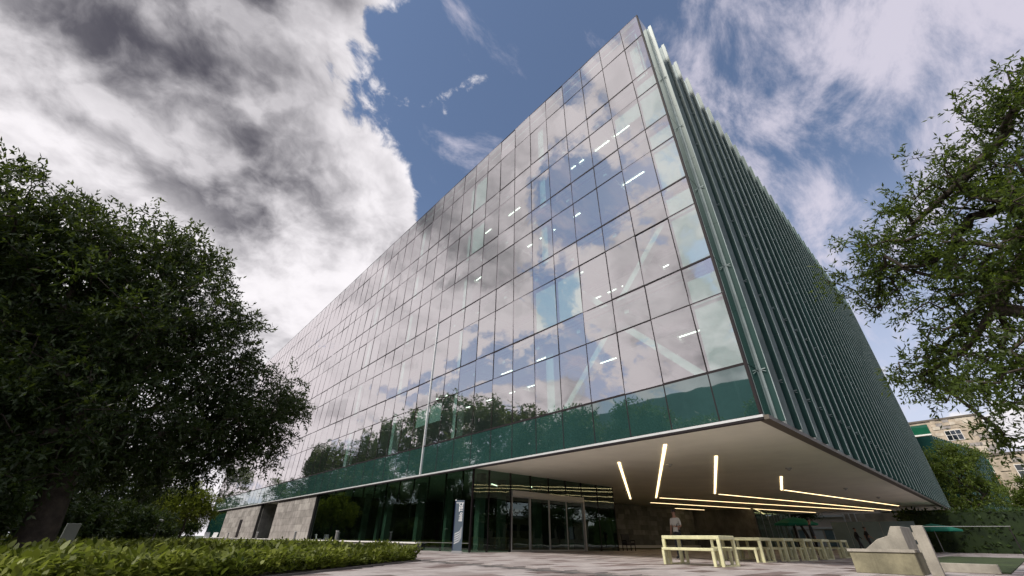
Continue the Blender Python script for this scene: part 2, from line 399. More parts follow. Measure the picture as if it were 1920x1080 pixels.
# ------------------------------------------------------------------ the library
FX, CY0, CW0, CW = 14.973, 4.424, 1.377, 1.8
Z = [30.85, 28.40, 24.75, 22.98, 20.06, 18.25, 15.31, 13.56, 10.61, 8.84, 5.93, 4.165]
NC = 50
ylines = [CY0, CY0 + CW0] + [CY0 + CW0 + CW * i for i in range(1, NC)]
YEND = ylines[-1]
lib = thing('library_building', 'large green glass library with finned side hanging over the plaza', 'building', (FX, CY0, 0))
EX = Vector((58.2, 1.04, 0)).normalized(); OUT = Vector((EX.y, -EX.x, 0)); P0 = Vector((FX, CY0, 0)); SLEN = 58.2
def side(s, off, z): return P0 + EX * s + OUT * off + Vector((0, 0, z))
rng = random.Random(11)
pane_cache = {}
def pane_mesh(w, h, m, nm):
    k = (round(w, 3), round(h, 3), nm)
    if k not in pane_cache: pane_cache[k] = MB().box(0, 0.02, -w / 2, w / 2, -h / 2, h / 2).mesh(nm, m)
    return pane_cache[k]
farmb = MB()
for c in range(NC - 0):
    if c >= len(ylines) - 1: break
    y0, y1 = ylines[c], ylines[c + 1]
    for r in range(11):
        z1, z0 = Z[r], Z[r + 1]; w, h = y1 - y0 - 0.03, z1 - z0 - 0.03
        if r == 10:
            link('spandrel_panel', pane_mesh(w, h, M['spandrel'], 'spandrel_panel'), lib, (FX, (y0 + y1) / 2, (z0 + z1) / 2), (0, rng.gauss(0, 0.002), rng.gauss(0, 0.002)))
        elif c < 30:
            link('glass_pane', pane_mesh(w, h, M['vision'], 'glass_pane'), lib, (FX, (y0 + y1) / 2, (z0 + z1) / 2), (0, rng.gauss(0, 0.0065), rng.gauss(0, 0.0065)))
        else:
            a1, a2 = rng.gauss(0, 0.003), rng.gauss(0, 0.003)
            farmb.obox((FX + 0.01, (y0 + y1) / 2, (z0 + z1) / 2), (0.01, 0, 0), (a1 * w / 2, w / 2, 0), (a2 * h / 2, 0, h / 2))
rb = random.Random(77)
blind_m = mat("roller_blind", (0.62, 0.66, 0.64), 0.9)
for c in range(0, 16):
    y0, y1 = ylines[c], ylines[c + 1]
    for r in (1, 3, 5, 7, 9):
        p_ = 0.6 if c == 0 else 0.08
        if rb.random() < p_:
            drop = rb.choice([1.0, 1.0, 0.75, 0.5]); z1 = Z[r] + (0.0 if c else 1.2); z0 = Z[r + 1] + (Z[r] - Z[r + 1]) * (1 - drop)
            MB().box(FX + 0.16, FX + 0.17, y0 + 0.06, y1 - 0.06, z0 + 0.06, z1 - 0.06).build('roller_blind', blind_m, lib)
fo = farmb.build('far_glass_panes', M['vision'], lib); fo['kind'] = 'stuff'
for i, y in enumerate(ylines):
    if i == 12:
        MB().box(FX - 0.06, FX + 0.08, y - 0.05, y + 0.05, Z[11] - 0.02, Z[6]).build('joint_cover', M['silver'], lib)
        MB().box(FX - 0.008, FX + 0.10, y - 0.022, y + 0.022, Z[6], Z[0]).build('mullion', M['mullion'], lib); continue
    MB().box(FX - 0.008, FX + 0.10, y - 0.022, y + 0.022, Z[11], Z[0]).build('mullion', M['mullion'], lib)
for r, z in enumerate(Z):
    th = 0.042 if r in (2, 4, 6, 8, 10) else 0.022
    if r == 11: continue
    MB().box(FX - 0.012, FX + 0.09, CY0 - 0.02, YEND, z - th, z + th).build('transom', M['mullion'], lib)
MB().box(FX - 0.05, FX + 0.12, CY0 - 0.03, YEND + 0.05, Z[11] - 0.09, Z[11] - 0.01).build('edge_trim', M['silver'], lib)
MB().box(FX - 0.055, FX + 0.12, CY0 - 0.02, YEND + 0.04, Z[11] - 0.17, Z[11] - 0.112).build('edge_shadow_gap', M['mullion'], lib)
# soffit and roof follow the slightly skewed plan
BK = side(SLEN, 0.10, 0)
ZS = Z[11] - 0.06
sof = MB().prism([(FX + 0.13, CY0 + 0.13), (BK.x, BK.y - 0.05), (BK.x, 46.0), (FX + 0.13, 46.0)], ZS, ZS + 0.4, 2)
sof.box(FX + 0.13, FX + 26, 46.0, YEND, ZS, ZS + 0.4)
sof.build('soffit', M['plaster'], lib)
MB().prism([(FX + 0.12, CY0 + 0.2), (BK.x, BK.y + 0.2), (BK.x, YEND), (FX + 0.12, YEND)], Z[0] - 0.35, Z[0] - 0.03, 2).build('roof', M['carpet'], lib)
fm = MB()
fm.obox(side(SLEN / 2, 0.02, Z[11] - 0.10), EX * SLEN / 2, OUT * 0.16, (0, 0, 0.07)); fm.build('side_fascia', M['fascia'], lib)
em = MB().box(FX + 0.12, BK.x, YEND - 0.02, YEND + 0.2, 0, Z[0] - 0.01); em.build('end_wall', M['side'], lib)
MB().box(BK.x - 0.2, BK.x - 0.01, BK.y + 0.3, YEND - 0.05, Z[11] - 0.05, Z[0] - 0.02).build('back_wall', M['side'], lib)
# side wall: one panel per bay and storey, then a post and a glass fin per bay
zb = [Z[0] - 0.02, Z[2], Z[4], Z[6], Z[8], Z[10], Z[11] - 0.02]
NF = 32
for k in range(NF + 1):
    s0 = 0.03 if k == 0 else 1.33 + 1.8 * (k - 1) + 0.02
    s1 = 1.33 + 1.8 * k - 0.02 if k < NF else SLEN
    off = 0.0 if k == 0 else -0.31
    if s1 - s0 < 0.1: continue
    for i in range(6):
        q = MB(); q.obox(side((s0 + s1) / 2, off - 0.02, (zb[i] + zb[i + 1]) / 2), EX * (s1 - s0) / 2, OUT * 0.02, (0, 0, (zb[i] - zb[i + 1]) / 2 - 0.02)); q.build('side_panel', M['side'], lib)
MB().obox(side(0.03, -0.03, (Z[0] + Z[11]) / 2), EX * 0.045, OUT * 0.045, (0, 0, (Z[0] - Z[11]) / 2 - 0.03)).build('corner_post', M['mullion'], lib)
HZ = Z[0] - Z[11]
postm = MB().obox((0, 0, HZ / 2), EX * 0.05, OUT * 0.18, (0, 0, HZ / 2 - 0.03)).mesh('fin_post', M['alu'])
finm = MB(); NS = 6
for i in range(NS):
    za = HZ * i / NS; zt = HZ * (i + 1) / NS + (0.22 if i == NS - 1 else 0)
    finm.obox((0, 0, (za + zt) / 2), EX * 0.016, OUT * 0.10, (0, 0, (zt - za) / 2 - 0.006))
finm = finm.mesh('fin', M['fin'])
edgem = MB().obox((0, 0, HZ / 2 - 0.05), EX * 0.022, OUT * 0.012, (0, 0, HZ / 2 - 0.06)).mesh('fin_edge', M['alu'])
brm = MB()
brm.bar(EX * -0.05 + OUT * 0.0, EX * -0.08 + OUT * 0.20 + Vector((0, 0, -0.12)), 0.02, 0.02)
brm.bar(EX * -0.05 + OUT * 0.02 + Vector((0, 0, 0.0)), EX * -0.05 + OUT * 0.20, 0.015, 0.03)
brm = brm.mesh('bracket', M['alu'])
for k in range(NF):
    s = 1.33 + 1.8 * k
    p = link('fin_post', postm, lib, side(s, -0.10, Z[11]))
    f = link('fin', finm, lib, side(s, 0.185, Z[11] - 0.03))
    link('fin_edge', edgem, f, side(s, 0.298, Z[11] - 0.03))
    for z in [Z[2], Z[4], Z[6], Z[8], Z[10]]:
        if k < 20: link('bracket', brm, f, side(s, 0.02, z + 0.1))
# soffit strip lights
strips = [((19.34, 13.08), (38.22, 25.02)), ((16.86, 8.99), (38.77, 22.57)), ((20.99, 8.71), (38.4, 16.79)), ((30.6, 9.06), (38.87, 11.77)),
          ((39.0, 11.63), (62.9, 8.41)), ((39.06, 16.73), (71.0, 10.34)), ((38.99, 22.31), (71.0, 12.1)), ((43.31, 25.93), (71.0, 18.3)), ((52.88, 28.4), (57.66, 27.06)), ((63.05, 25.3), (72.0, 23.5))]
for (a_, b_) in strips:
    MB().bar((*a_, ZS - 0.008), (*b_, ZS - 0.008), 0.13, 0.03).build('light_strip', M['strip'], lib)
for (x, y) in ((27.3, 7.6), (40.5, 8.0), (21.8, 11.6), (50, 7.8), (31.3, 20.9)):
    q = MB(); q.tube([(x, y, ZS), (x, y, ZS - 0.05)], [0.16, 0.15], 12); q.tube([(x, y, ZS - 0.05), (x, y, ZS - 0.11), (x, y, ZS - 0.14)], [0.09, 0.08, 0.03], 10); q.build('ceiling_fixture', M['steel'], lib)

# interior storeys behind the clear glass
IY1 = 58.0
for i, z in enumerate([Z[10], Z[8], Z[6], Z[4], Z[2]]):
    ztop = [Z[8], Z[6], Z[4], Z[2], Z[0] - 0.3][i]
    MB().box(FX + 0.22, FX + 16, CY0 + 0.45, IY1, z - 0.30, z - 0.03).build('floor_slab', M['carpet'], lib)
    cz = ztop - 0.42
    MB().box(FX + 0.35, FX + 15.9, CY0 + 0.5, IY1 - 0.1, cz, cz + 0.1).build('ceiling', M['ceil'], lib)
    MB().box(FX + 15.6, FX + 15.8, CY0 + 0.5, IY1 - 0.2, z, cz - 0.01).build('inner_wall', M['white'], lib)
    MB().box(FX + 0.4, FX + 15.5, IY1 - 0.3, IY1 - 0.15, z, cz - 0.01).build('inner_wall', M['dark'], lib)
    MB().box(FX + 0.5, FX + 15.5, CY0 + 0.55, CY0 + 0.65, z, cz - 0.01).build('inner_wall', M['white'], lib)
tubes = {}
def tube_mesh(L):
    if L not in tubes: tubes[L] = MB().box(-0.026, 0.026, -L / 2, L / 2, -0.03, 0.0).mesh('ceiling_light', M['tube'])
    return tubes[L]
rng = random.Random(21)
for i, ztop in enumerate([Z[8], Z[6], Z[4], Z[2]]):
    cz = ztop - 0.425
    for xo in ((2.2, 5.4) if i < 2 else (2.2,)):
        yy = CY0 + 3.2 + rng.uniform(0, 1.5)
        while yy < 30:
            L = rng.choice([1.2, 1.5, 1.5, 0.6])
            if rng.random() < 0.45: link('ceiling_light', tube_mesh(L), lib, (FX + xo, yy, cz))
            yy += L + rng.choice([0.3, 0.3, 0.9, 2.2])
colm = MB().box(-0.28, 0.28, -0.28, 0.28, 0, 1).mesh('column', M['white'])
for i, z in enumerate([Z[10], Z[8], Z[6], Z[4], Z[2]]):
    ztop = [Z[8], Z[6], Z[4], Z[2], Z[0] - 0.3][i] - 0.43
    for yy in (5.6, 14.6, 23.6, 32.6, 41.6):
        MB().box(FX + 1.0, FX + 1.55, yy - 0.28, yy + 0.28, z - 0.02, ztop).build('column', M['white'], lib)
for (ya, za, yb2, zb2) in ((6.1, Z[10], 10.1, Z[8] - 0.5), (14.1, Z[10], 10.1, Z[8] - 0.5), (10.1, Z[8], 14.1, Z[6] - 0.5), (10.1, Z[8], 6.1, Z[6] - 0.5)):
    MB().bar((FX + 1.3, ya, za), (FX + 1.3, yb2, zb2), 0.32, 0.45, up=(1, 0, 0)).build('brace', M['white'], lib)
for i, z in enumerate([Z[10], Z[8], Z[6]]):
    for yy in (16, 20.5, 25, 29):
        q = MB()
        for lv in range(5): q.box(FX + 6, FX + 11, yy, yy + 0.4, z + 0.05 + lv * 0.42, z + 0.09 + lv * 0.42)
        q.box(FX + 5.95, FX + 6.0, yy, yy + 0.4, z - 0.02, z + 1.8); q.build('bookshelf', M['wood'], lib)

for i, z in enumerate([Z[10], Z[8], Z[6], Z[4]]):
    ztop = [Z[8], Z[6], Z[4], Z[2]][i] - 0.42
    for yy in range(9, 44, 3):
        MB().box(FX + 0.5, FX + 15.4, yy - 0.12, yy + 0.12, ztop - 0.30, ztop - 0.002).build('ceiling_beam', M['ceil'], lib)
    MB().box(FX + 3.6, FX + 3.9, CY0 + 0.7, 40, ztop - 0.45, ztop - 0.31).build('duct', M['alu'], lib)
# ground floor: glass under the facade, entrance wall turning in, stone blocks
GX = FX + 0.30; EY = 20.3
gyl = [EY, 21.3, 23.05, 25.0, 26.9] + [26.9 + 1.95 * i for i in range(1, 10)]
for i in range(len(gyl) - 1):
    a0, a1 = gyl[i], gyl[i + 1]
    MB().box(GX, GX + 0.02, a0 + 0.012, a1 - 0.012, 0.42, ZS - 0.02).build('glass_pane', M['entry'], lib)
    MB().box(GX, GX + 0.02, a0 + 0.012, a1 - 0.012, 0.03, 0.40).build('glass_pane', M['entry'], lib)
    MB().box(GX + 0.03, GX + 0.13, a0 - 0.02, a0 + 0.02, 0.0, ZS).build('mullion', M['mullion'], lib)
gend = gyl[-1]
MB().box(GX - 0.03, GX + 0.05, EY, gend, 0.40, 0.42).build('rail', M['steel'], lib)
exl = [15.40, 16.56, 18.25, 19.96, 21.62, 23.31, 24.96, 26.74, 28.72]
DT = 2.85
for i in range(8):
    a0, a1 = exl[i], exl[i + 1]
    d = 2 <= i <= 5
    MB().box(a0 + 0.015, a1 - 0.015, EY, EY + 0.02, (DT + 0.32) if d else 0.03, ZS - 0.02).build('glass_pane', M['entry'], lib)
    MB().box(a0 - 0.025, a0 + 0.025, EY - 0.02, EY + 0.12, 0.0 if not (3 <= i <= 5) else DT + 0.30, ZS).build('mullion', M['mullion'], lib)
MB().box(exl[8] - 0.03, exl[8] + 0.03, EY - 0.02, EY + 0.12, 0, ZS).build('mullion', M['mullion'], lib)
ent = MB().box(exl[2] + 0.03, exl[6] - 0.03, EY - 0.16, EY + 0.10, DT, DT + 0.30).build('door_header', M['steel'], lib)
dx = [exl[2] + 0.05, 19.80, 21.50, 23.20, exl[6] - 0.05]
for i in range(4):
    d = MB().box(dx[i] + 0.06, dx[i + 1] - 0.06, EY - 0.03 - 0.04 * (i in (1, 2)), EY - 0.01 - 0.04 * (i in (1, 2)), 0.10, DT - 0.06).build('door_leaf', M['entry'], lib)
    yf = EY - 0.05 - 0.04 * (i in (1, 2))
    q = MB(); q.box(dx[i] + 0.01, dx[i] + 0.06, yf, yf + 0.05, 0.01, DT - 0.003); q.box(dx[i + 1] - 0.06, dx[i + 1] - 0.01, yf, yf + 0.05, 0.01, DT - 0.003)
    q.box(dx[i] + 0.06, dx[i + 1] - 0.06, yf + 0.003, yf + 0.047, 0.012, 0.10); q.box(dx[i] + 0.06, dx[i + 1] - 0.06, yf + 0.003, yf + 0.047, DT - 0.06, DT - 0.005)
    q.build('door_frame', M['steel'], d)
MB().box(exl[6] - 0.04, exl[6] + 0.10, EY - 0.12, EY + 0.14, 0.0, DT + 0.3).build('door_post', M['steel'], lib)
# lobby inside
MB().box(GX + 0.15, 28.68, EY + 0.15, gend, -0.01, 0.012).build('lobby_floor', M['carpet'], lib)
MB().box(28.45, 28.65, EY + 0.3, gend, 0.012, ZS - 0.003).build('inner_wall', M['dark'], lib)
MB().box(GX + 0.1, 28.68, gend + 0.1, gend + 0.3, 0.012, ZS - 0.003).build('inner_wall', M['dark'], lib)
lobw = mat("lobby_column", (0.26, 0.28, 0.265), 0.7)
for (x, y) in ((17.2, 21.9), (17.4, 25.6), (17.3, 29.0), (18, 36.5), (20.2, 23.4), (22.5, 22.3), (26.5, 23.0), (17.0, 33.2), (18.5, 40.5)):
    MB().box(x - 0.22, x + 0.22, y - 0.22, y + 0.22, 0.013, ZS - 0.003).build('column', lobw, lib)
for (x, y) in ((21, 25.5), (24, 24.5)):
    MB().bar((x, y, ZS - 0.03), (x + 1.2, y + 0.7, ZS - 0.03), 0.05, 0.03).build('ceiling_light', M['tube'], lib)
q = MB(); q.box(22.0, 25.5, 25.4, 26.2, 0.013, 1.1); q.box(21.9, 25.6, 25.3, 26.3, 1.1, 1.16); q.build('reception_desk', M['wood'], lib)

def stone_wall(name, axis, plane, u0, u1, z0, z1, ch, wlo, whi, m, seed, facing):
    """backing slab with separate stones proud of it; axis 0: wall in plane x=plane running along y; 1: plane y=plane running along x"""
    r = random.Random(seed)
    def bx(q, d0, d1, a0, a1, b0, b1):
        return q.box(d0, d1, a0, a1, b0, b1) if axis == 0 else q.box(a0, a1, d0, d1, b0, b1)
    lo, hi = (plane + 0.03, plane + 0.3) if facing < 0 else (plane - 0.3, plane - 0.03)
    w = bx(MB(), lo, hi, u0, u1, z0, z1).build(name, M['grout'], lib)
    nc = max(1, round((z1 - z0) / ch)); ch = (z1 - z0) / nc
    for c in range(nc):
        u = u0
        while u < u1 - 0.05:
            ww = r.uniform(wlo, whi)
            if u + ww > u1 - wlo * 0.5: ww = u1 - u
            pr = r.uniform(0, 0.012)
            d0, d1 = (plane - pr, plane + 0.028) if facing < 0 else (plane - 0.028, plane + pr)
            bx(MB(), d0, d1, u + 0.007, u + ww - 0.007, z0 + c * ch + 0.006, z0 + (c + 1) * ch - 0.006).build('stone', m(r), w)
            u += ww
    return w
SL = [mat("grey_stone_a", (0.30, 0.275, 0.26), 0.8, 0, 0.22, 1.6, 0.5, 18, streak=0.5), mat("grey_stone_b", (0.25, 0.23, 0.215), 0.8, 0, 0.22, 1.6, 0.5, 18, streak=0.5), mat("grey_stone_c", (0.35, 0.325, 0.305), 0.8, 0, 0.2, 1.6, 0.5, 18, streak=0.5)]
SD = [mat("dark_stone_a", (0.19, 0.19, 0.175), 0.8, 0, 0.25, 1.1, 0.5, 18, streak=0.4), mat("dark_stone_b", (0.14, 0.14, 0.13), 0.8, 0, 0.25, 1.1, 0.5, 18, streak=0.4), mat("dark_stone_c", (0.25, 0.25, 0.23), 0.8, 0, 0.25, 1.1, 0.5, 18, streak=0.4)]
pickL = lambda r: r.choice(SL); pickD = lambda r: r.choice(SD)
stone_wall('stone_wall', 0, FX + 0.12, gend + 0.02, 56.5, 0.42, ZS - 0.05, 0.58, 1.2, 2.4, pickL, 5, -1)
stone_wall('stone_wall', 0, FX + 0.12, 63.5, 82.4, 0.42, ZS - 0.05, 0.58, 1.2, 2.4, pickL, 6, -1)
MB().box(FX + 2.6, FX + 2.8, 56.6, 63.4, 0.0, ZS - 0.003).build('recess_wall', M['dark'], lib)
MB().box(FX + 0.4, FX + 2.59, 56.52, 56.62, 0.42, ZS - 0.003).build('recess_wall', M['stone_d'], lib)
MB().box(FX + 0.43, FX + 2.59, 63.3, 63.4, 0.42, ZS - 0.003).build('recess_wall', M['stone_d'], lib)
MB().box(FX + 0.055, FX + 0.105, 70.6, 71.9, 0.43, 2.5).build('service_door', M['mullion'], lib)
MB().box(FX + 0.30, FX + 0.34, 82.5, YEND - 0.1, 0.42, ZS - 0.003).build('glass_pane', M['side'], lib)
MB().box(FX + 0.02, FX + 0.45, gyl[3], YEND, -0.02, 0.33).build('plinth', M['stone_d'], lib)
MB().box(FX - 0.05, FX + 0.24, gyl[3], YEND, 0.334, 0.40).build('plinth_cap', M['white_wall'], lib)
stone_wall('stone_wall', 1, 29.0, 29.0, 58.3, 0.25, ZS - 0.05, 0.50, 0.9, 1.8, pickD, 7, -1)
MB().box(28.8, 58.4, 28.80, 29.3, -0.01, 0.245).build('plinth_cap', M['white_wall'], lib)
MB().box(28.70, 28.90, EY + 0.14, 28.78, 0, ZS - 0.002).build('inner_wall', M['stone_d'], lib)
MB().box(58.45, 58.75, 21.5, 29.4, 0, ZS - 0.002).build('core_wall', M['stone_d'], lib)
for i in range(6):
    MB().box(58.8 + i * 2.0, 60.74 + i * 2.0, 21.5, 21.54, 0.05, ZS - 0.02).build('glass_pane', M['entry'], lib)
    MB().box(60.75 + i * 2.0, 60.79 + i * 2.0, 21.46, 21.6, 0, ZS - 0.01).build('mullion', M['steel'], lib)
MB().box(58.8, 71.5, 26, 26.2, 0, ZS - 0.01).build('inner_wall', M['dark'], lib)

# ------------------------------------------------------------------ vegetation
def leaf_mesh(name, base, d, nrm, L, W, tint, m, rounded=False):
    """one diamond (or rounded six-sided blade) per leaf; arrays of shape (n,3) / (n,)"""
    n = len(base)
    sd = np.cross(d, nrm); sd /= np.linalg.norm(sd, axis=1, keepdims=True) + 1e-9
    up = np.cross(sd, d)
    L = L[:, None]; W = W[:, None]
    if rounded: outline = ((0, 0, 0), (0.30, 0.46, 0.02), (0.68, 0.40, -0.02), (1.0, 0, -0.12), (0.68, -0.40, -0.02), (0.30, -0.46, 0.02))
    else: outline = ((0, 0, 0), (0.45, 0.5, 0), (1.0, 0, 0), (0.45, -0.5, 0))
    k = len(outline); v = np.empty((n, k, 3), np.float32)
    for i, (t, w, u) in enumerate(outline): v[:, i] = base + d * L * t + sd * W * w + up * L * u
    me = bpy.data.meshes.new(name)
    me.vertices.add(n * k); me.vertices.foreach_set('co', v.ravel())
    me.loops.add(n * k); me.loops.foreach_set('vertex_index', np.arange(n * k, dtype=np.int32))
    me.polygons.add(n); me.polygons.foreach_set('loop_start', np.arange(0, n * k, k, dtype=np.int32))
    me.update(calc_edges=True)
    a = me.attributes.new('tint', 'FLOAT', 'FACE'); a.data.foreach_set('value', tint.astype(np.float32))
    me.materials.append(m)
    return me
def unit(a): return a / (np.linalg.norm(a, axis=-1, keepdims=True) + 1e-9)

def make_tree(name, label, trunk, blobs, ncl, twigs, per, L, W, m, seed, twig_len=0.5, group=None, tscale=1.0, shell=0.45, droop=0.15):
    rs = np.random.default_rng(seed)
    root = thing(name, label, 'tree', trunk[0][:3], group=group)
    nodes = [np.array(t[:3], float) for t in trunk]; par = [-1] + list(range(len(trunk) - 1))
    ntr = len(trunk)
    bl = np.array(blobs, float); top = nodes[-1]
    order = np.argsort(np.linalg.norm(bl[:, :3] - top, axis=1))
    limb_ids = list(range(max(1, ntr - 2), ntr))
    def attach(p, cand, jit):
        c = np.array([nodes[i] for i in cand]); dd = np.linalg.norm(c - p, axis=1) + 0.25 * np.maximum(0, c[:, 2] - p[2])
        k = cand[int(np.argmin(dd))]; q = nodes[k]; ln = np.linalg.norm(p - q); out = []
        ns = max(1, int(ln / 0.8)); prev = k
        for i in range(1, ns + 1):
            t = i / ns
            x = q + (p - q) * t + np.array([0, 0, 0.12 * ln * math.sin(math.pi * t)]) + (rs.normal(0, jit * ln * 0.12, 3) if i < ns else 0)
            nodes.append(x); par.append(prev); prev = len(nodes) - 1; out.append(prev)
        return out
    for i in order: limb_ids += attach(bl[i, :3] - np.array([0, 0, 0.25 * bl[i, 3]]), limb_ids, 0.8)
    w = bl[:, 3] ** 2.3; w /= w.sum()
    bi = rs.choice(len(bl), ncl, p=w)
    dv = unit(rs.normal(size=(ncl, 3))); rr = rs.random(ncl) ** shell
    cl = bl[bi, :3] + dv * (bl[bi, 3] * rr)[:, None] * np.array([1, 1, 0.88])
    cl = cl[cl[:, 2] > trunk[0][2] + 0.6]
    cand = list(limb_ids); ends = []
    for p in cl[np.argsort(np.linalg.norm(cl - top, axis=1))]:
        o = attach(p, cand, 1.0); cand += o; ends.append(o[-1])
    cnt = np.zeros(len(nodes))
    for e in ends: cnt[e] += 1
    for i in range(len(nodes) - 1, 0, -1): cnt[par[i]] += cnt[i]
    tr0 = trunk[0][3]
    rad_ = tr0 * (np.maximum(cnt, 0.6) / max(cnt[0], 1)) ** 0.55
    for i, t in enumerate(trunk): rad_[i] = t[3]
    rad_ = np.maximum(rad_, 0.006)
    mb = MB()
    mb.tube([nodes[i] for i in range(ntr)], [rad_[i] for i in range(ntr)], 12, cap=False)
    for i in range(ntr, len(nodes)):
        r1 = rad_[i]; r0 = min(rad_[par[i]], r1 * 1.35) if i >= ntr else rad_[par[i]]
        mb.tube([nodes[par[i]], nodes[i]], [r0, r1], 10 if i < ntr else (6 if r1 > 0.03 else 4), cap=False)
    me = bpy.data.meshes.new('trunk'); me.from_pydata([tuple(v) for v in mb.v], [], mb.f); me.materials.append(M['bark'])
    me.polygons.foreach_set('use_smooth', [True] * len(me.polygons)); link('trunk', me, root)
    cl = np.array([nodes[e] for e in ends]); n = len(cl)
    cen = bl[:, :3].mean(0)
    outw = unit(cl - cen)
    td = unit(np.repeat(outw, twigs, 0) * 0.55 + rs.normal(0, 0.75, (n * twigs, 3)) + np.array([0, 0, 0.10]))
    t0 = np.repeat(cl, twigs, 0) + rs.normal(0, 0.10, (n * twigs, 3)) * twig_len
    tl = twig_len * rs.uniform(0.5, 1.25, n * twigs)
    tt = np.tile(np.linspace(0.12, 1.0, per), n * twigs) + rs.normal(0, 0.03, n * twigs * per)
    TD = np.repeat(td, per, 0); TL = np.repeat(tl, per)
    base = np.repeat(t0, per, 0) + TD * (TL * tt)[:, None] - np.array([0, 0, droop]) * (TL * tt * tt)[:, None]
    d = unit(TD * 0.7 + rs.normal(0, 0.65, base.shape) - np.array([0, 0, droop]))
    nr = unit(rs.normal(0, 0.7, base.shape) + np.array([0, 0, 0.8]))
    ct = np.repeat(rs.random(n), twigs * per)
    tint = np.clip(0.55 * ct + 0.45 * rs.random(len(base)), 0, 1) * tscale
    k = len(base)
    lm = leaf_mesh('crown', base, d, nr, L * rs.uniform(0.6, 1.25, k), W * rs.uniform(0.7, 1.2, k), tint, m)
    link('crown', lm, root)
    return root
def round_blobs(x, y, z0, z1, r, seed, n=9):
    rs = random.Random(seed); out = []
    for i in range(n):
        t = rs.random(); z = z0 + (z1 - z0) * (0.15 + 0.75 * t); prof = math.sin(math.pi * (0.12 + 0.76 * t)) ** 0.6
        a = rs.uniform(0, 6.283); q = r * prof * rs.uniform(0.25, 0.68); out.append((x + q * math.cos(a), y + q * math.sin(a), z, r * rs.uniform(0.34, 0.52)))
    out.append((x, y, z1 - r * 0.45, r * 0.45)); out.append((x, y, (z0 + z1) / 2, r * 0.55))
    return out

# the big tree beside the planting bed
LT = [(-3.46, 12.53, 6.23, 1.78), (-2.35, 12.79, 6.34, 1.5), (-1.27, 13.44, 7.05, 1.4), (-0.42, 13.99, 7.3, 1.0), (-1.93, 12.35, 4.32, 1.96), (-0.37, 13.49, 4.93, 2.15), (0.87, 13.97, 5.48, 1.25), (2.2, 14.81, 4.06, 1.75), (3.55, 15.05, 4.3, 0.75), (1.6, 14.41, 3.32, 1.5), (3.1, 15.14, 2.95, 0.8), (-1.47, 11.91, 2.5, 1.5), (-0.25, 13.0, 3.1, 1.5), (-4.3, 12.8, 5.37, 1.95), (-3.34, 13.6, 2.99, 2.0), (-1.35, 16.4, 6.0, 1.8), (-2.31, 16.84, 4.45, 2.26), (-2.2, 12.0, 1.9, 1.1), (-0.2, 15.6, 2.6, 1.3), (1.2, 16.0, 2.6, 1.2), (-3.6, 14.6, 1.9, 1.4), (2.6, 15.6, 3.0, 1.0)]
make_tree('broadleaf_tree', 'big dark broadleaf tree standing in the planting bed, crown against bright clouds', [(-0.75, 13.7, -0.05, 0.36), (-0.72, 13.65, 0.7, 0.30), (-0.8, 13.62, 1.5, 0.27), (-0.9, 13.6, 2.3, 0.25), (-0.8, 13.55, 3.2, 0.2)], LT, 2600, 7, 12, 0.13, 0.044, M['leaf_big'], 3, 0.48)
RT = [(12.5, -3.5, 9.7, 0.8), (12.58, -3.29, 9.1, 1.05), (12.83, -2.07, 8.4, 1.05), (13.23, -2.67, 7.74, 1.3), (12.96, -1.03, 7.85, 0.85), (13.5, -0.1, 7.4, 1.0), (13.47, -0.84, 6.62, 1.25), (12.89, -1.7, 5.9, 1.3), (14.0, 0.37, 6.6, 0.75), (13.49, -0.6, 4.73, 1.2), (13.99, 0.38, 4.3, 0.6), (14.0, 0.0, 3.85, 0.75), (12.96, -1.01, 3.62, 1.2), (13.99, -0.42, 2.8, 0.55), (13.45, 1.15, 7.2, 0.3), (12.15, -2.92, 6.22, 1.59), (12.36, -1.89, 3.74, 1.4)]
make_tree('broadleaf_tree', 'open-crowned tree with crooked branches reaching in front of the finned side', [(12.9, -4.0, -0.05, 0.34), (12.95, -3.7, 1.2, 0.29), (12.9, -3.3, 2.6, 0.26), (12.8, -3.0, 4.0, 0.23), (12.7, -2.9, 5.4, 0.19), (12.6, -2.8, 6.8, 0.14)], RT, 760, 6, 10, 0.135, 0.042, M['leaf_right'], 8, 0.46, shell=0.55)

# the row of trees along the far side of the garden (mirrored in the glass; first two unseen, added to shade the big tree and bed) and the trees closing the path
row = [(-12.5, 10.5, 11, 4.2), (-13.0, 17.5, 11.5, 4.2), (-10.5, 25, 14, 4.8), (-10, 33, 15, 5.5), (-11, 42, 17.5, 6.0), (-11.5, 51, 20.5, 7.0), (-11, 61, 22, 7.2), (-12, 72, 22.5, 7.5), (-11, 84, 22, 7.5), (-11, 97, 22, 7.5), (-10, 112, 20.5, 7.5), (-10, 126, 20, 7.5)]
for i, (x, y, h, r) in enumerate(row):
    make_tree('garden_tree', 'tall dark tree, %s from the plaza in the garden row, first two added for shade, others mirrored in the glass' % ORD[i], [(x, y, -0.05, 0.32), (x + 0.1, y, h * 0.15, 0.27), (x - 0.1, y + 0.1, h * 0.3, 0.22), (x, y, h * 0.5, 0.16)],
              round_blobs(x, y, h * 0.12, h, r, 40 + i, 13), 520, 6, 7, 0.46, 0.20, M['leaf_dark'], 60 + i, 1.1, group='trees along the garden edge')
bgt = [(2.5, 66, 9, 4.2, 'leaf_dark', 'dark spreading tree behind the small path lamp'), (-3.5, 52, 10, 4.5, 'leaf_dark', 'dark tree behind the pale leaning-looking sign panel'), (6.0, 92, 10, 4.6, 'leaf_mid', 'mid green tree behind the lime yellow tree'),
       (10.5, 112, 14, 6.0, 'leaf_mid', 'green tree closing the path beyond the end of the library'), (-1.0, 84, 11, 5.0, 'leaf_dark', 'dark tree far back between the path lamp and the garden row')]
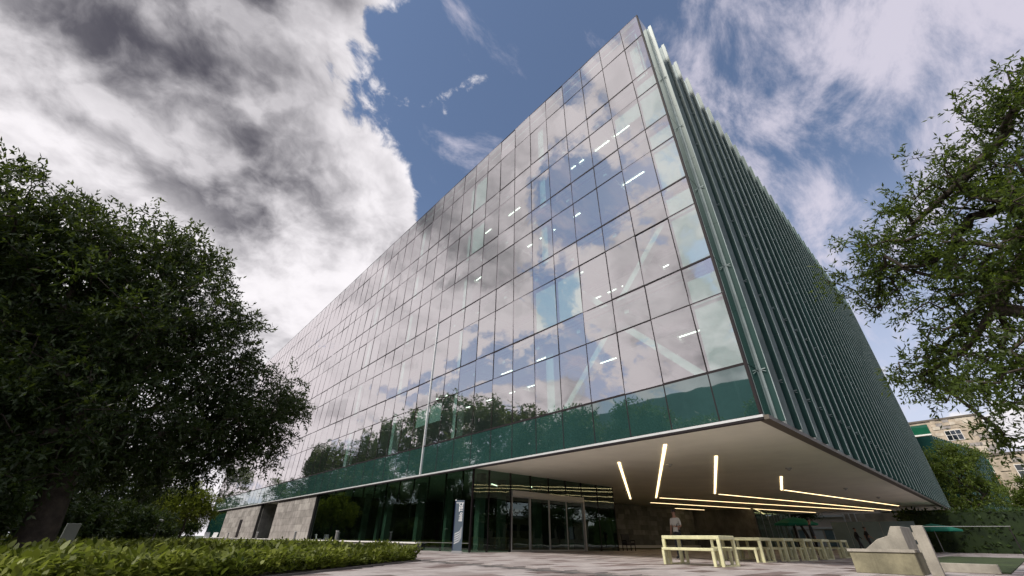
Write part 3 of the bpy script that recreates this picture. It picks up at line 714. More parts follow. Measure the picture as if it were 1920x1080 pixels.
for i, (x, y, h, r, mm, lb) in enumerate(bgt):
    make_tree('garden_tree', lb, [(x, y, -0.05, 0.22), (x + 0.15, y, h * 0.15, 0.19), (x - 0.1, y, h * 0.32, 0.15)], round_blobs(x, y, h * 0.14, h, r, 80 + i), 260, 6, 7, 0.34, 0.14, M[mm], 90 + i, 0.9, group='trees closing the garden path')
make_tree('garden_tree', 'small lime yellow tree beside the path, sunlit glow put into its leaf colour', [(7.4, 60, -0.05, 0.12), (7.5, 60.1, 1.2, 0.10), (7.4, 60, 2.2, 0.08)], [(7.4, 60, 3.6, 2.0), (8.6, 60.4, 3.4, 1.6), (6.0, 59.6, 3.4, 1.6), (7.6, 60, 4.6, 1.1), (9.0, 60.2, 2.6, 0.9), (5.6, 60, 2.7, 0.9)], 300, 6, 8, 0.22, 0.09, M['leaf_lime'], 120, 0.6)
for i, (x, y, lb_) in enumerate(((9.0, 97, 'dark shrub at the end of the path nearest the lime tree'), (12.6, 101, 'dark shrub at the end of the path nearest the library end'), (5.5, 74, 'dark shrub behind the lime yellow tree'))):
    make_tree('tall_shrub', lb_, [(x, y, -0.05, 0.12), (x, y, 0.6, 0.1), (x, y, 1.4, 0.08)], [(x, y, 1.8, 2.0), (x + 1.4, y, 2.2, 1.7), (x - 1.4, y, 2.6, 1.8), (x, y, 4.2, 1.8)], 170, 6, 7, 0.36, 0.16, M['leaf_mid'], 170 + i, 0.8, group='shrubs at the end of the path')
rs2 = random.Random(9)
for i in range(9):
    x = -13 + i * 3.3; y = 128 + rs2.uniform(-4, 4)
    make_tree('tall_shrub', 'dark screening shrub, %s from the garden row in the line behind the path' % ORD[i], [(x, y, -0.05, 0.12), (x, y, 0.6, 0.1), (x, y, 1.6, 0.08)], [(x, y, 2.0, 2.2), (x + 1, y, 3.4, 1.6), (x - 1, y, 4.2, 1.6)], 110, 6, 6, 0.5, 0.22, M['leaf_dark'], 140 + i, 1.0, group='screening shrubs behind the path')
make_tree('street_tree', 'bright green tree in front of the brown stone block', [(77.9, 3.0, -0.05, 0.25), (78, 3.1, 2.0, 0.2), (77.9, 3.2, 4.0, 0.16)], [(77.9, 3.4, 8.2, 2.6), (77.5, 4.9, 9.6, 2.0), (78, 1.8, 9.8, 1.9), (78, 5.6, 6.8, 2.0), (78, 1.6, 6.6, 2.2), (78, 3.4, 5.0, 2.4), (78, 3.2, 10.8, 1.5), (78, 6.2, 4.4, 1.8)], 420, 6, 8, 0.30, 0.12, M['leaf_lit'], 130, 0.8, tscale=1.3)
make_tree('street_tree', 'bright green tree in front of the lower stone wing', [(72.0, -1.6, -0.05, 0.2), (72, -1.5, 1.6, 0.17), (72, -1.4, 3.0, 0.13)], [(72, -0.9, 5.0, 1.9), (72, -2.4, 5.4, 2.0), (72, -1.5, 3.6, 1.8), (72, -3.6, 4.2, 2.0)], 320, 6, 8, 0.28, 0.11, M['leaf_lit'], 131, 0.7, tscale=1.3)
make_tree('courtyard_tree', 'dark tree seen under the overhang before the cream building', [(77.0, 23.4, -0.05, 0.30), (77.1, 23.3, 1.6, 0.25), (77.0, 23.2, 3.0, 0.22), (77, 23, 4.4, 0.18)], [(77, 23, 6.5, 2.6), (77, 25.5, 4.9, 1.7), (76.6, 20.8, 4.9, 1.7), (77, 22.0, 4.4, 1.0), (77, 26.6, 3.4, 0.8)], 300, 6, 7, 0.26, 0.10, M['leaf_dark'], 133, 0.7)
make_tree('courtyard_tree', 'slim dark tree under the overhang next to the green parasol', [(76.4, 21.2, -0.05, 0.22), (76.2, 21.6, 1.6, 0.19), (75.9, 22.0, 3.0, 0.17), (75.6, 22.3, 4.2, 0.14)], [(75.4, 22.4, 6.0, 1.6), (75.6, 20.8, 4.8, 1.0)], 130, 6, 7, 0.26, 0.10, M['leaf_dark'], 134, 0.7)

# tall clipped hedge behind the garden row, shrubs behind the big tree, trees across the plaza (seen in the glass)
def leafy_volume(name, label, cat, boxes, n, L, W, m, seed, kind=None):
    rs = np.random.default_rng(seed); bx = np.array(boxes, float)
    vol = np.prod(bx[:, 1::2] - bx[:, 0::2], axis=1) ** 0.8; k = rs.choice(len(bx), n, p=vol / vol.sum()); b = bx[k]
    u = rs.random((n, 3)); ax = rs.integers(0, 3, n); u[np.arange(n), ax] = np.where(rs.random(n) < 0.5, rs.random(n) * 0.12, 1 - rs.random(n) * 0.12)
    P = b[:, 0::2] + (b[:, 1::2] - b[:, 0::2]) * u + rs.normal(0, 0.12, (n, 3)); P[:, 2] = np.maximum(P[:, 2], 0.03)
    d = unit(rs.normal(size=(n, 3)) + (0, 0, 0.3)); nr = unit(rs.normal(size=(n, 3)) + (0, 0, 0.6))
    t = thing(name, label, cat, (*bx[0, 0:4:2], 0))
    me = leaf_mesh('foliage', P, d, nr, L * rs.uniform(0.6, 1.2, n), W * rs.uniform(0.7, 1.2, n), rs.random(n), m); link('foliage', me, t)
    q = MB()
    for x0, x1, y0, y1, z0, z1 in boxes: q.box(x0 + 0.2, x1 - 0.2, y0 + 0.2, y1 - 0.2, -0.01, z1 - 0.25)
    q.build('core', M['leaf_dark'], t)
    return t
leafy_volume('clipped_hedge', 'long tall dark hedge behind the garden row of trees', 'hedge', [(-18, -14, 8, 140, 0, 6.5)], 9000, 0.7, 0.35, M['leaf_dark'], 300)
for i, (x, y, r, h) in enumerate(((-3.2, 24.5, 1.6, 2.6), (-0.6, 30, 1.8, 2.4), (-4.5, 33, 2.0, 3.2), (1.6, 36, 1.5, 2.2), (-2.0, 41, 2.2, 3.0), (3.9, 47, 1.8, 2.4))):
    make_tree('garden_shrub', 'dark rounded shrub, %s behind the big dark tree going back along the bed' % ORD[i], [(x, y, 0.0, 0.08), (x, y, 0.3, 0.07), (x, y, 0.7, 0.05)], [(x, y, h * 0.5, r * 0.8), (x + r * 0.4, y, h * 0.45, r * 0.6), (x - r * 0.4, y + 0.3, h * 0.62, r * 0.6)], 130, 6, 7, 0.24, 0.10, M['leaf_dark'], 310 + i, 0.5, group='shrubs behind the big tree')
opp = [(42, -15, 11, 4.5), (50, -18, 12, 5), (58, -15, 11, 4.5), (66, -19, 12, 5), (74, -16, 12, 5), (84, -20, 13, 5.5), (30, -18, 12, 5), (10, -32, 13, 6), (-16, -26, 14, 6), (-26, -4, 14, 6)]
for i, (x, y, h, r) in enumerate(opp):
    make_tree('plaza_tree', 'dark tree across the plaza, %s counted from the entrance reflection outward' % ORD[i], [(x, y, -0.05, 0.26), (x, y, h * 0.15, 0.22), (x + 0.1, y, h * 0.32, 0.17)], round_blobs(x, y, h * 0.20, h, r, 340 + i), 200, 6, 6, 0.5, 0.22, M['leaf_dark'], 360 + i, 1.0, group='trees across the plaza mirrored in the entrance glass')
leafy_volume('clipped_hedge', 'low dark hedge below the trees across the plaza', 'hedge', [(20, 100, -34, -31, 0, 3.6)], 6000, 0.6, 0.3, M['leaf_dark'], 301)
pv = thing('plaza_pavilion', 'low white pavilion across the plaza mirrored in the entrance doors', 'building', (66, -28, 0))
MB().box(48, 84, -30, -26.5, 0, 4.2).build('wall', M['cream'], pv); MB().box(47.5, 84.5, -30.5, -25.8, 4.21, 4.6).build('roof', M['white_wall'], pv)
for i in range(10): MB().box(49 + i * 3.5, 51.4 + i * 3.5, -26.49, -26.43, 0.8, 3.2).build('window', M['window_dark'], pv)

# low leafy planting in the bed
def bed_plants(name, label, sampler, n, leaves, hmin, hmax, L, W, m, seed, tint_fn=None):
    rs = np.random.default_rng(seed)
    P = np.array([sampler(rs) for _ in range(n)])
    h = rs.uniform(hmin, hmax, n)
    lump = 0.5 + 0.5 * np.sin(P[:, 0] * 1.9 + 1.3 * np.sin(P[:, 1] * 1.1)) * np.sin(P[:, 1] * 1.7 + 0.8)
    h = h * (0.62 + 0.50 * lump)
    t = rs.uniform(0.05, 1, (n, leaves))
    az = rs.uniform(0, 2 * np.pi, (n, leaves))
    lean = rs.uniform(0.2, 1.5, (n, leaves))
    spr = rs.uniform(0.0, 0.11, (n, leaves))
    base = np.stack([P[:, None, 0] + np.cos(az) * spr, P[:, None, 1] + np.sin(az) * spr, 0.02 + h[:, None] * t * 0.8], -1).reshape(-1, 3)
    d = unit(np.stack([np.cos(az) * lean, np.sin(az) * lean, 1.0 - 0.62 * lean], -1).reshape(-1, 3))
    nr = unit(np.stack([-np.cos(az) * 0.4, -np.sin(az) * 0.4, np.ones_like(az)], -1).reshape(-1, 3) + rs.normal(0, 0.35, (n * leaves, 3)))
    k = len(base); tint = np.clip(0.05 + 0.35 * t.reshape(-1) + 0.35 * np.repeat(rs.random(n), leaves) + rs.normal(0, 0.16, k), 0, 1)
    me = leaf_mesh(name, base, d, nr, L * rs.uniform(0.6, 1.3, k), W * rs.uniform(0.7, 1.2, k), tint, m, True)
    o = link(name, me); return tag(o, label, 'plants', kind='stuff')
def s_near(rs):
    while True:
        x = rs.uniform(-8, 8.0); dpt = abs(rs.normal(0, 2.6)); y = 7.25 + 0.757 * x + dpt * 1.25
        if y > 7.2 + 0.757 * x and y < 34: return (x, y)
def s_edge(rs): return (8.0 - abs(rs.normal(0, 0.7)), 13.3 + rs.uniform(0, 18))
def s_far(rs): return (rs.uniform(-13, 8.0), rs.uniform(15, 58))
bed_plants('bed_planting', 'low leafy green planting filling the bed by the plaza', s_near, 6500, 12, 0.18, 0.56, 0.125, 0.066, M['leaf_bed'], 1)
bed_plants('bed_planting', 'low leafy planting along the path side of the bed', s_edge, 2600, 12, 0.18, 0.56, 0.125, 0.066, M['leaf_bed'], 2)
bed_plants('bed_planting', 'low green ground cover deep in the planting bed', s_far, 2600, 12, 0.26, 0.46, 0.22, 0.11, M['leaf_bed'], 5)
lawn_ = struct(MB().box(17.7, 40, 0.75, 4.0, -0.05, 0.03).build('lawn', M['grass']))
leafy_volume('clipped_hedge', 'dark clipped hedge behind the thin handrail and green parasol', 'hedge', [(63, 66, -9, 9.0, 0, 3.6)], 5000, 0.4, 0.2, M['leaf_dark'], 302)
# ------------------------------------------------------------------ plaza furniture
def table_parts(L, D, H, top, lw, lt):
    """local origin: front right foot corner; length runs along +y, depth along +x"""
    tp = MB().box(0, D, 0, L, H - top, H).mesh('tabletop', M['table'], bevel=0.012)
    lg = MB().prism([(0.0, 0.0), (lw, 0.0), (lw * 1.05, H - top), (0.0, H - top)], 0, lt, 0).mesh('leg', M['table'], bevel=0.004)
    rn = MB().box(lt, D - lt, 0.006, lw - 0.006, 0.0, 0.035).mesh('runner', M['table'])
    return tp, lg, rn
tbl = table_parts(1.90, 0.95, 0.77, 0.10, 0.09, 0.07)
bch = table_parts(1.70, 0.38, 0.45, 0.075, 0.08, 0.06)
def place(parts, L, D, lw, lt, name, label, cat, loc, group, rz=0.0, topname='tabletop'):
    t = thing(name, label, cat, loc, rz, group)
    link(topname, parts[0], t, (0, 0, 0), local=True)
    for (x, y) in ((0, 0), (D - lt, 0), (0, L - lw), (D - lt, L - lw)): link('leg', parts[1], t, (x, y, 0), local=True)
    for y in (0, L - lw): link('runner', parts[2], t, (0, y, 0), local=True)
    return t
tabs = [(13.80, 6.22), (18.40, 6.80), (20.50, 6.68), (22.40, 6.55), (24.5, 6.45), (28.2, 6.6)]
for i, (x, y) in enumerate(tabs):
    place(tbl, 1.90, 0.95, 0.09, 0.07, 'picnic_table', 'lime metal table, %s in the row counted from the drain channel' % ORD[i], 'table', (x, y, 0.0), 'lime tables under the overhang', rad(-2.5))
    place(bch, 1.70, 0.38, 0.08, 0.06, 'bench', 'lime metal bench on the drain side of the %s lime table' % ORD[i], 'bench', (x - 0.16, y + 0.16, 0.0), 'lime benches under the overhang', rad(-2.5), 'seat')
    place(bch, 1.70, 0.38, 0.08, 0.06, 'bench', 'lime metal bench on the far side of the %s lime table' % ORD[i], 'bench', (x + 0.88, y + 0.13, 0.0), 'lime benches under the overhang', rad(-2.5), 'seat')

# pylon sign in front of the entrance
pyl = thing('pylon_sign', 'slim blue grey pylon sign reading Biblio TEC at the glass corner', 'sign', (13.95, 19.45, 0), rad(-41))
def loc_build(mb_, name, m, bevel=0.0): return link(name, mb_.mesh(name, m, bevel), pyl, local=True)
PHt = 2.32
loc_build(MB().box(-0.26, 0.26, -0.16, 0.10, 0.0, 0.10), 'base', M['steel'], 0.006)
loc_build(MB().box(-0.22, 0.22, -0.06, 0.06, 0.10, PHt), 'slab', M['slate'])
loc_build(MB().box(-0.245, -0.222, -0.075, 0.075, 0.10, PHt + 0.02), 'edge_panel', M['navy'])
loc_build(MB().box(-0.20, 0.20, -0.066, -0.0605, PHt - 0.14, PHt - 0.11), 'line', M['print'])
loc_build(MB().box(-0.247, -0.20, -0.08, -0.0605, PHt - 0.03, PHt + 0.022), 'corner_cap', M['print'])
def text_mesh(body, size, extrude=0.002, offset=0.0):
    cu = bpy.data.curves.new('lettering', 'FONT'); cu.body = body; cu.size = size; cu.extrude = extrude; cu.offset = offset; cu.resolution_u = 3
    o = bpy.data.objects.new('tmp', cu); col.objects.link(o); bpy.context.view_layer.update()
    me = bpy.data.meshes.new_from_object(o.evaluated_get(bpy.context.evaluated_depsgraph_get()))
    w = max(v.co.x for v in me.vertices); bpy.data.objects.remove(o); return me, w
for body, sz, off, z0 in (('Biblio', 0.24, 0.004, 1.36), ('TEC', 0.26, 0.009, 1.80)):
    me, w = text_mesh(body, sz, 0.002, off); me.materials.clear(); me.materials.append(M['print'])
    s_ = (0.40 if body == 'Biblio' else 0.38) / w
    o = link('lettering', me, pyl, local=True)
    o.matrix_local = Matrix.Translation((0.15, -0.063, z0)) @ Matrix(((0, -1, 0, 0), (0, 0, -1, 0), (1, 0, 0, 0), (0, 0, 0, 1))) @ Matrix.Diagonal((s_, 1, 1, 1))
for k in range(5):
    q = MB(); pts = []
    z = 0.38 + 0.10 * k
    for t in range(9):
        u = t / 8; pts.append((-0.17 + 0.34 * u, z + 0.32 * u * u + 0.03 * math.sin(u * 6.28)))
    for a_, b_ in zip(pts[:-1], pts[1:]): q.prism([(a_[0], a_[1]), (b_[0], b_[1]), (b_[0], b_[1] + 0.035), (a_[0], a_[1] + 0.035)], -0.0635, -0.0605, 1)
    # prism axis 1 keeps (x, z)
    loc_build(q, 'emblem_stripe', M['print'])

# bollard lights, planter, post, wedge
for i, (x, y) in enumerate(((13.2, 33.0), (13.4, 42.5), (13.5, 55.0), (13.6, 69.0))):
    b = thing('bollard', 'thin grey bollard, %s from the pylon along the plinth' % ORD[i], 'bollard', (x, y, 0), 0, 'bollards along the plinth')
    link('post', MB().box(-0.07, 0.07, -0.07, 0.07, -0.004, 0.95).mesh('post', M['steel'], 0.01), b, local=True)
    link('cap', MB().box(-0.085, 0.085, -0.085, 0.085, 0.951, 1.0).mesh('cap', M['silver'], 0.008), b, local=True)
pl = thing('planter', 'square concrete planter box with pale rim beside the lime tables', 'planter', (15.2, 2.7, 0))
MB().box(14.62, 15.75, 2.05, 3.32, 0.0, 0.44).build('box', M['concrete_d'], pl, 0.008)
q = MB(); q.box(14.59, 15.78, 2.02, 2.12, 0.442, 0.50); q.box(14.59, 15.78, 3.25, 3.35, 0.442, 0.50); q.box(14.592, 14.69, 2.122, 3.248, 0.442, 0.50); q.box(15.68, 15.778, 2.122, 3.248, 0.442, 0.50); q.build('rim', M['concrete'], pl)
MB().box(14.7, 15.67, 2.13, 3.24, 0.445, 0.47).build('fill', M['concrete'], pl)
wd = MB().prism([(3.32, 0.0), (3.32, 0.44), (2.92, 0.72), (2.66, 0.80), (2.52, 1.02), (2.32, 1.02), (2.32, 0.0)], 16.1, 17.6, 0).build('concrete_ramp', M['concrete'], None, 0.01)
tag(wd, 'pale concrete wedge with stepped sloping top behind the planter', 'ramp')
ps = thing('concrete_post', 'slender pale concrete post standing next to the planter', 'post', (14.95, 1.82, 0))
MB().box(14.86, 15.04, 1.71, 1.93, -0.004, 1.0).build('shaft', M['concrete'], ps, 0.006)
for z in (0.45, 0.7): MB().box(14.90, 15.0, 1.935, 1.965, z, z + 0.16).build('mounting_plate', M['concrete'], ps)
lw_ = MB().box(17.2, 17.6, 0.9, 2.28, 0.0, 0.20).build('low_wall', M['concrete'], None, 0.01); tag(lw_, 'low pale kerb wall behind the concrete post', 'wall')
ra = thing('railing', 'thin pale handrail above the dark planting', 'railing', (22.6, 1.7, 0))
MB().bar((22.4, 2.75, 1.17), (22.7, 0.4, 1.16), 0.016, 0.016).build('handrail', M['steel'], ra)
for t in (0.02, 0.98): MB().box(22.4 + 0.3 * t - 0.015, 22.4 + 0.3 * t + 0.015, 2.75 - 2.35 * t - 0.015, 2.75 - 2.35 * t + 0.015, -0.01, 1.14).build('post', M['mullion'], ra)
# dark armchair by the stone wall
ch = thing('armchair', 'black armchair on thin legs at the end of the glass entrance wall', 'chair', (29.7, 20.1, 0), rad(-20))
def lb(mb_, name, m, par, bevel=0.0): return link(name, mb_.mesh(name, m, bevel), par, local=True)
lb(MB().box(-0.34, 0.34, -0.32, 0.30, 0.34, 0.50), 'seat', M['black_seat'], ch, 0.03)
lb(MB().prism([(0.22, 0.42), (0.34, 0.42), (0.46, 1.05), (0.36, 1.08)], -0.34, 0.34, 0), 'backrest', M['black_seat'], ch, 0.02)
for sx in (-1, 1):
    lb(MB().box(sx * 0.36 - 0.03, sx * 0.36 + 0.03, -0.30, 0.28, 0.60, 0.68), 'armrest', M['black_seat'], ch, 0.015)
    lb(MB().box(sx * 0.36 - 0.02, sx * 0.36 + 0.02, -0.28, -0.24, 0.0, 0.60), 'leg', M['cloth_dark'], ch); lb(MB().box(sx * 0.36 - 0.02, sx * 0.36 + 0.02, 0.22, 0.26, 0.0, 0.60), 'leg', M['cloth_dark'], ch)
# white garden chairs, path lamp and sign panel
for i, (x, y, rz) in enumerate(((9.3, 56.0, 0.3), (9.9, 57.0, -0.8))):
    c = thing('garden_chair', ['white plastic garden chair beside the path', 'white plastic garden chair turned away, next to its twin'][i], 'chair', (x, y, 0), rz, 'white chairs by the path')
    lb(MB().box(-0.26, 0.26, -0.26, 0.24, 0.40, 0.45), 'seat', M['plastic'], c, 0.01)
    lb(MB().prism([(0.20, 0.44), (0.25, 0.44), (0.36, 0.90), (0.31, 0.90)], -0.25, 0.25, 0), 'backrest', M['plastic'], c)
    for sx in (-1, 1):
        for sy in (-0.24, 0.21): lb(MB().prism([(sy - 0.03, -0.004), (sy + 0.03, -0.004), (sy + 0.03, 0.40), (sy - 0.03, 0.40)], sx * 0.24 - 0.025, sx * 0.24 + 0.025, 0), 'leg', M['plastic'], c)
lp = thing('path_lamp', 'short dark path lamp with white head in the garden', 'lamp', (3.5, 39.8, 0.02))
lb(MB().tube([(0, 0, 0), (0, 0, 1.38)], [0.05, 0.04], 8), 'post', M['cloth_grey'], lp)
lb(MB().tube([(0, 0, 1.38), (0, 0, 1.46), (0, 0, 1.50)], [0.16, 0.20, 0.06], 12), 'head', M['plastic'], lp)
sp = thing('sign_panel', 'plain pale grey sign panel standing under the big dark tree', 'sign', (-0.35, 20.0, 0.02), rad(12))
lb(MB().box(-0.17, 0.17, -0.02, 0.02, 0.10, 0.86), 'panel', M['panel_grey'], sp, 0.004)
lb(MB().box(-0.20, 0.20, -0.06, 0.06, 0.0, 0.10), 'base', M['concrete'], sp)

# parasols
def parasol(loc, r, h, label):
    u = thing('parasol', label, 'umbrella', loc, 0, 'green cafe parasols')
    lb(MB().tube([(0, 0, 0.05), (0, 0, h)], [0.03, 0.03], 8), 'pole', M['steel'], u)
    lb(MB().tube([(0, 0, 0.0), (0, 0, 0.07)], [0.3, 0.26], 12), 'base', M['concrete'], u)
    q = MB(); n = 8
    q.v.append((0, 0, h)); 
    for i in range(n): a_ = 2 * math.pi * i / n; q.v.append((r * 0.55 * math.cos(a_), r * 0.55 * math.sin(a_), h - 0.20))
    for i in range(n): a_ = 2 * math.pi * i / n; q.v.append((r * math.cos(a_), r * math.sin(a_), h - 0.50))
    for i in range(n): a_ = 2 * math.pi * i / n; q.v.append((r * math.cos(a_), r * math.sin(a_), h - 0.64))
    for i in range(n):
        k = (i + 1) % n
        q.f.append((0, 1 + i, 1 + k)); q.f.append((1 + i, 1 + n + i, 1 + n + k, 1 + k)); q.f.append((1 + n + i, 1 + 2 * n + i, 1 + 2 * n + k, 1 + n + k)); q.mi += [0, 0, 0]
    lb(q, 'canopy', M['canvas_green'], u)
    for i in range(n):
        a_ = 2 * math.pi * i / n; lb(MB().bar((0.03 * math.cos(a_), 0.03 * math.sin(a_), h - 0.04), (r * 0.98 * math.cos(a_), r * 0.98 * math.sin(a_), h - 0.53), 0.02, 0.02), 'rib', M['steel'], u)
parasol((45.05, 13.4, 0), 1.7, 2.55, 'green parasol under the overhang before the cream building')
parasol((60.0, 6.2, 0), 2.0, 2.35, 'green parasol out in the open behind the concrete post')

# ------------------------------------------------------------------ people
def person(label, loc, facing, H, mats, pose, hair_kind='hair'):
    """joints for a 1.75 m figure looking along -y, one skinned surface; materials follow the nearest bone"""
    J = {'pelvis': ((0, 0, .96), .15, .11), 'waist': ((0, 0, 1.12), .135, .10), 'chest': ((0, .01, 1.32), .165, .115), 'neckb': ((0, .01, 1.46), .07, .06), 'neck': ((0, 0, 1.53), .052, .052),
         'jaw': ((0, -.025, 1.585), .058, .066), 'skull': ((0, -.01, 1.665), .074, .092), 'crown': ((0, 0, 1.725), .055, .065)}
    E = [('pelvis', 'waist', 'top'), ('waist', 'chest', 'top'), ('chest', 'neckb', 'top'), ('neckb', 'neck', 'skin'), ('neck', 'jaw', 'skin'), ('jaw', 'skull', 'skin'), ('skull', 'crown', 'skin')]
    comps = []
    for sgn, sd_ in ((1, 'L'), (-1, 'R')):
        J['sh' + sd_] = ((sgn * .175, .01, 1.415), .062, .06); J['el' + sd_] = (pose['el' + sd_], .042, .042); J['wr' + sd_] = (pose['wr' + sd_], .028, .024)
        e = Vector(pose['el' + sd_]); w = Vector(pose['wr' + sd_]); d = (w - e).normalized()
        pm = w + d * 0.06; J['pa' + sd_] = (tuple(pm), .036, .018)
        mid = tuple((Vector(J['sh' + sd_][0]) + e) / 2); J['ua' + sd_] = (mid, .054, .052)
        E += [('chest', 'sh' + sd_, 'top'), ('sh' + sd_, 'ua' + sd_, 'top'), ('ua' + sd_, 'el' + sd_, 'sleeve'), ('el' + sd_, 'wr' + sd_, 'fore'), ('wr' + sd_, 'pa' + sd_, 'skin')]
        side_ = d.cross(Vector((0, -1, 0.2))); side_ = side_.normalized() if side_.length > 0.1 else Vector((1, 0, 0)); curl = d.cross(side_)
        for f in range(4):
            b = pm + d * 0.015 + side_ * (f - 1.5) * 0.019; ln = (0.062, 0.075, 0.07, 0.055)[f]
            comps.append([(b, .009), (b + d * ln * .5 + curl * .008, .0085), (b + d * ln * .85 + curl * .03, .007)])
        tb = w + d * 0.03 + side_ * 0.03
        comps.append([(tb, .011), (tb + d * .03 + side_ * .018, .010), (tb + d * .055 + side_ * .02 + curl * .01, .008)])
        J['hi' + sd_] = ((sgn * .085, 0, .90), .098, .10); J['kn' + sd_] = (pose['kn' + sd_], .060, .062); J['an' + sd_] = (pose['an' + sd_], .042, .045)
        an = Vector(pose['an' + sd_]); J['to' + sd_] = ((an.x + sgn * .02, an.y - .15, an.z - .05), .042, .03)
        th = tuple((Vector(J['hi' + sd_][0]) * .5 + Vector(pose['kn' + sd_]) * .5)); J['th' + sd_] = (th, .082, .085)
        E += [('pelvis', 'hi' + sd_, 'legs'), ('hi' + sd_, 'th' + sd_, 'legs'), ('th' + sd_, 'kn' + sd_, 'legs'), ('kn' + sd_, 'an' + sd_, 'legs'), ('an' + sd_, 'to' + sd_, 'shoe')]
    names = list(J); idx = {n_: i for i, n_ in enumerate(names)}
    verts = [J[n_][0] for n_ in names]; radii = [(J[n_][1], J[n_][2]) for n_ in names]; edges = [(idx[a_], idx[b_]) for a_, b_, _ in E]; roots = [0]
    for c in comps:
        o0 = len(verts); roots.append(o0)
        for i, (p, r) in enumerate(c): verts.append(tuple(p)); radii.append((r, r)); 
        edges += [(o0, o0 + 1), (o0 + 1, o0 + 2)]
    me = bpy.data.meshes.new('tmp'); me.from_pydata(verts, edges, [])
    o = bpy.data.objects.new('tmp', me); col.objects.link(o)
    md = o.modifiers.new('skin', 'SKIN'); sb = o.modifiers.new('sub', 'SUBSURF'); sb.levels = 1; sb.render_levels = 1
    sv = me.skin_vertices[0].data
    for i, r in enumerate(radii): sv[i].radius = r; sv[i].use_root = i in roots
    bpy.context.view_layer.update()
    bm_ = bpy.data.meshes.new_from_object(o.evaluated_get(bpy.context.evaluated_depsgraph_get())); bpy.data.objects.remove(o)
    segs = [(Vector(J[a_][0]), Vector(J[b_][0]), k) for a_, b_, k in E]
    kinds = ['top', 'legs', 'skin', 'shoe']
    bm_.materials.clear()
    for k in kinds: bm_.materials.append(mats[k])
    for p in bm_.polygons:
        c = p.center; best = (9, 'skin')
        for a_, b_, k in segs:
            t = max(0, min(1, (c - a_).dot(b_ - a_) / (b_ - a_).length_squared)); dd = (c - (a_ + (b_ - a_) * t)).length
            if dd < best[0]: best = (dd, k, t)
        k = best[1]
        if k == 'sleeve': k = 'top' if (best[2] < .6 or mats.get('long')) else 'skin'
        elif k == 'fore': k = 'top' if mats.get('long') and best[2] < .92 else 'skin'
        elif k == 'top' and c.z < 0.98: k = 'legs'
        p.material_index = kinds.index(k); p.use_smooth = True
    rt = thing('person', label, 'person', loc, math.atan2(facing[0], -facing[1]) if True else 0)
    sc = H / 1.78; rt.scale = (sc, sc, sc)
    # facial features join the head
    fm_ = MB(); fm_.ellipsoid((0, -.108, 1.645), (.012, .020, .020), 8, 6)
    for s_ in (-1, 1): fm_.ellipsoid((s_ * .078, .0, 1.65), (.012, .022, .032), 8, 6); fm_.ellipsoid((s_ * .030, -.094, 1.672), (.012, .008, .007), 8, 5, 1)
    fm_.ellipsoid((0, -.092, 1.605), (.024, .008, .007), 8, 5, 2)
    link('body', bm_, rt, local=True)
    lb(fm_, 'face', [mats['skin'], M['hair'], mat("lip", (0.22, 0.09, 0.07), 0.5)], rt)
    hr = MB()
    n_ = 12
    for i in range(6):
        ph = (math.pi * 0.55) * i / 5
        for j_ in range(n_):
            t = 2 * math.pi * j_ / n_; low = 1.0 if math.sin(t) > -0.3 else 0.80
            hr.v.append((.086 * math.sin(ph * low) * math.cos(t), .012 + .104 * math.sin(ph * low) * math.sin(t), 1.672 + .094 * math.cos(ph * low)))
    for i in range(5):
        for j_ in range(n_): hr.f.append((i * n_ + j_, (i + 1) * n_ + j_, (i + 1) * n_ + (j_ + 1) % n_, i * n_ + (j_ + 1) % n_)); hr.mi.append(0)
    lb(hr, 'hair', M['hair'], rt)
    if hair_kind == 'cap':
        q = MB()
        for i in range(5):
            ph = math.pi * 0.5 * i / 4
            for j_ in range(n_):
                t = 2 * math.pi * j_ / n_; q.v.append((.094 * math.sin(ph) * math.cos(t), .004 + .112 * math.sin(ph) * math.sin(t), 1.70 + .088 * math.cos(ph)))
        for i in range(4):
            for j_ in range(n_): q.f.append((i * n_ + j_, (i + 1) * n_ + j_, (i + 1) * n_ + (j_ + 1) % n_, i * n_ + (j_ + 1) % n_)); q.mi.append(0)
        q.prism([(-.075, -.09), (.075, -.09), (.06, -.19), (0, -.205), (-.06, -.19)], 1.695, 1.705, 2)
        lb(q, 'cap', M['cloth_dark'], rt)
    return rt
stand = {'elL': (.235, .03, 1.13), 'wrL': (.24, -.05, .90), 'elR': (-.235, .03, 1.13), 'wrR': (-.24, -.05, .90), 'knL': (.10, -.02, .50), 'knR': (-.10, -.02, .50), 'anL': (.11, .02, .085), 'anR': (-.11, .02, .085)}
walk = dict(stand, knL=(.09, -.16, .52), anL=(.09, -.20, .10), knR=(-.09, .02, .50), anR=(-.09, .22, .13), elL=(.23, .10, 1.14), wrL=(.22, .06, .92), elR=(-.23, -.06, 1.13), wrR=(-.20, -.24, 1.0))
hold = dict(stand, elL=(.245, -.02, 1.14), wrL=(.14, -.24, 1.14))
dk = {'top': M['cloth_dark'], 'legs': M['cloth_grey'], 'skin': M['skin'], 'shoe': M['cloth_dark']}
mn = person('man in white short-sleeved shirt, dark trousers and black cap behind the first lime table', (18.7, 10.17, 0), (-0.86, 0.0), 1.80, {'top': M['shirt'], 'legs': M['cloth_dark'], 'skin': M['skin'], 'shoe': M['cloth_dark']}, hold, 'cap')
ph_ = MB().box(-0.04, 0.04, -0.006, 0.006, -0.07, 0.07).build('phone', M['cloth_dark']); ph_.location = (18.45, 9.98, 1.2); ph_.rotation_euler = (0.5, 0.3, 0.9); tag(ph_, 'small dark phone in the hand of the man in the white shirt', 'phone')
person('person in dark clothes standing among the last lime tables', (29.2, 8.0, 0), (0.3, -0.9), 1.80, dict(dk, long=True), stand)
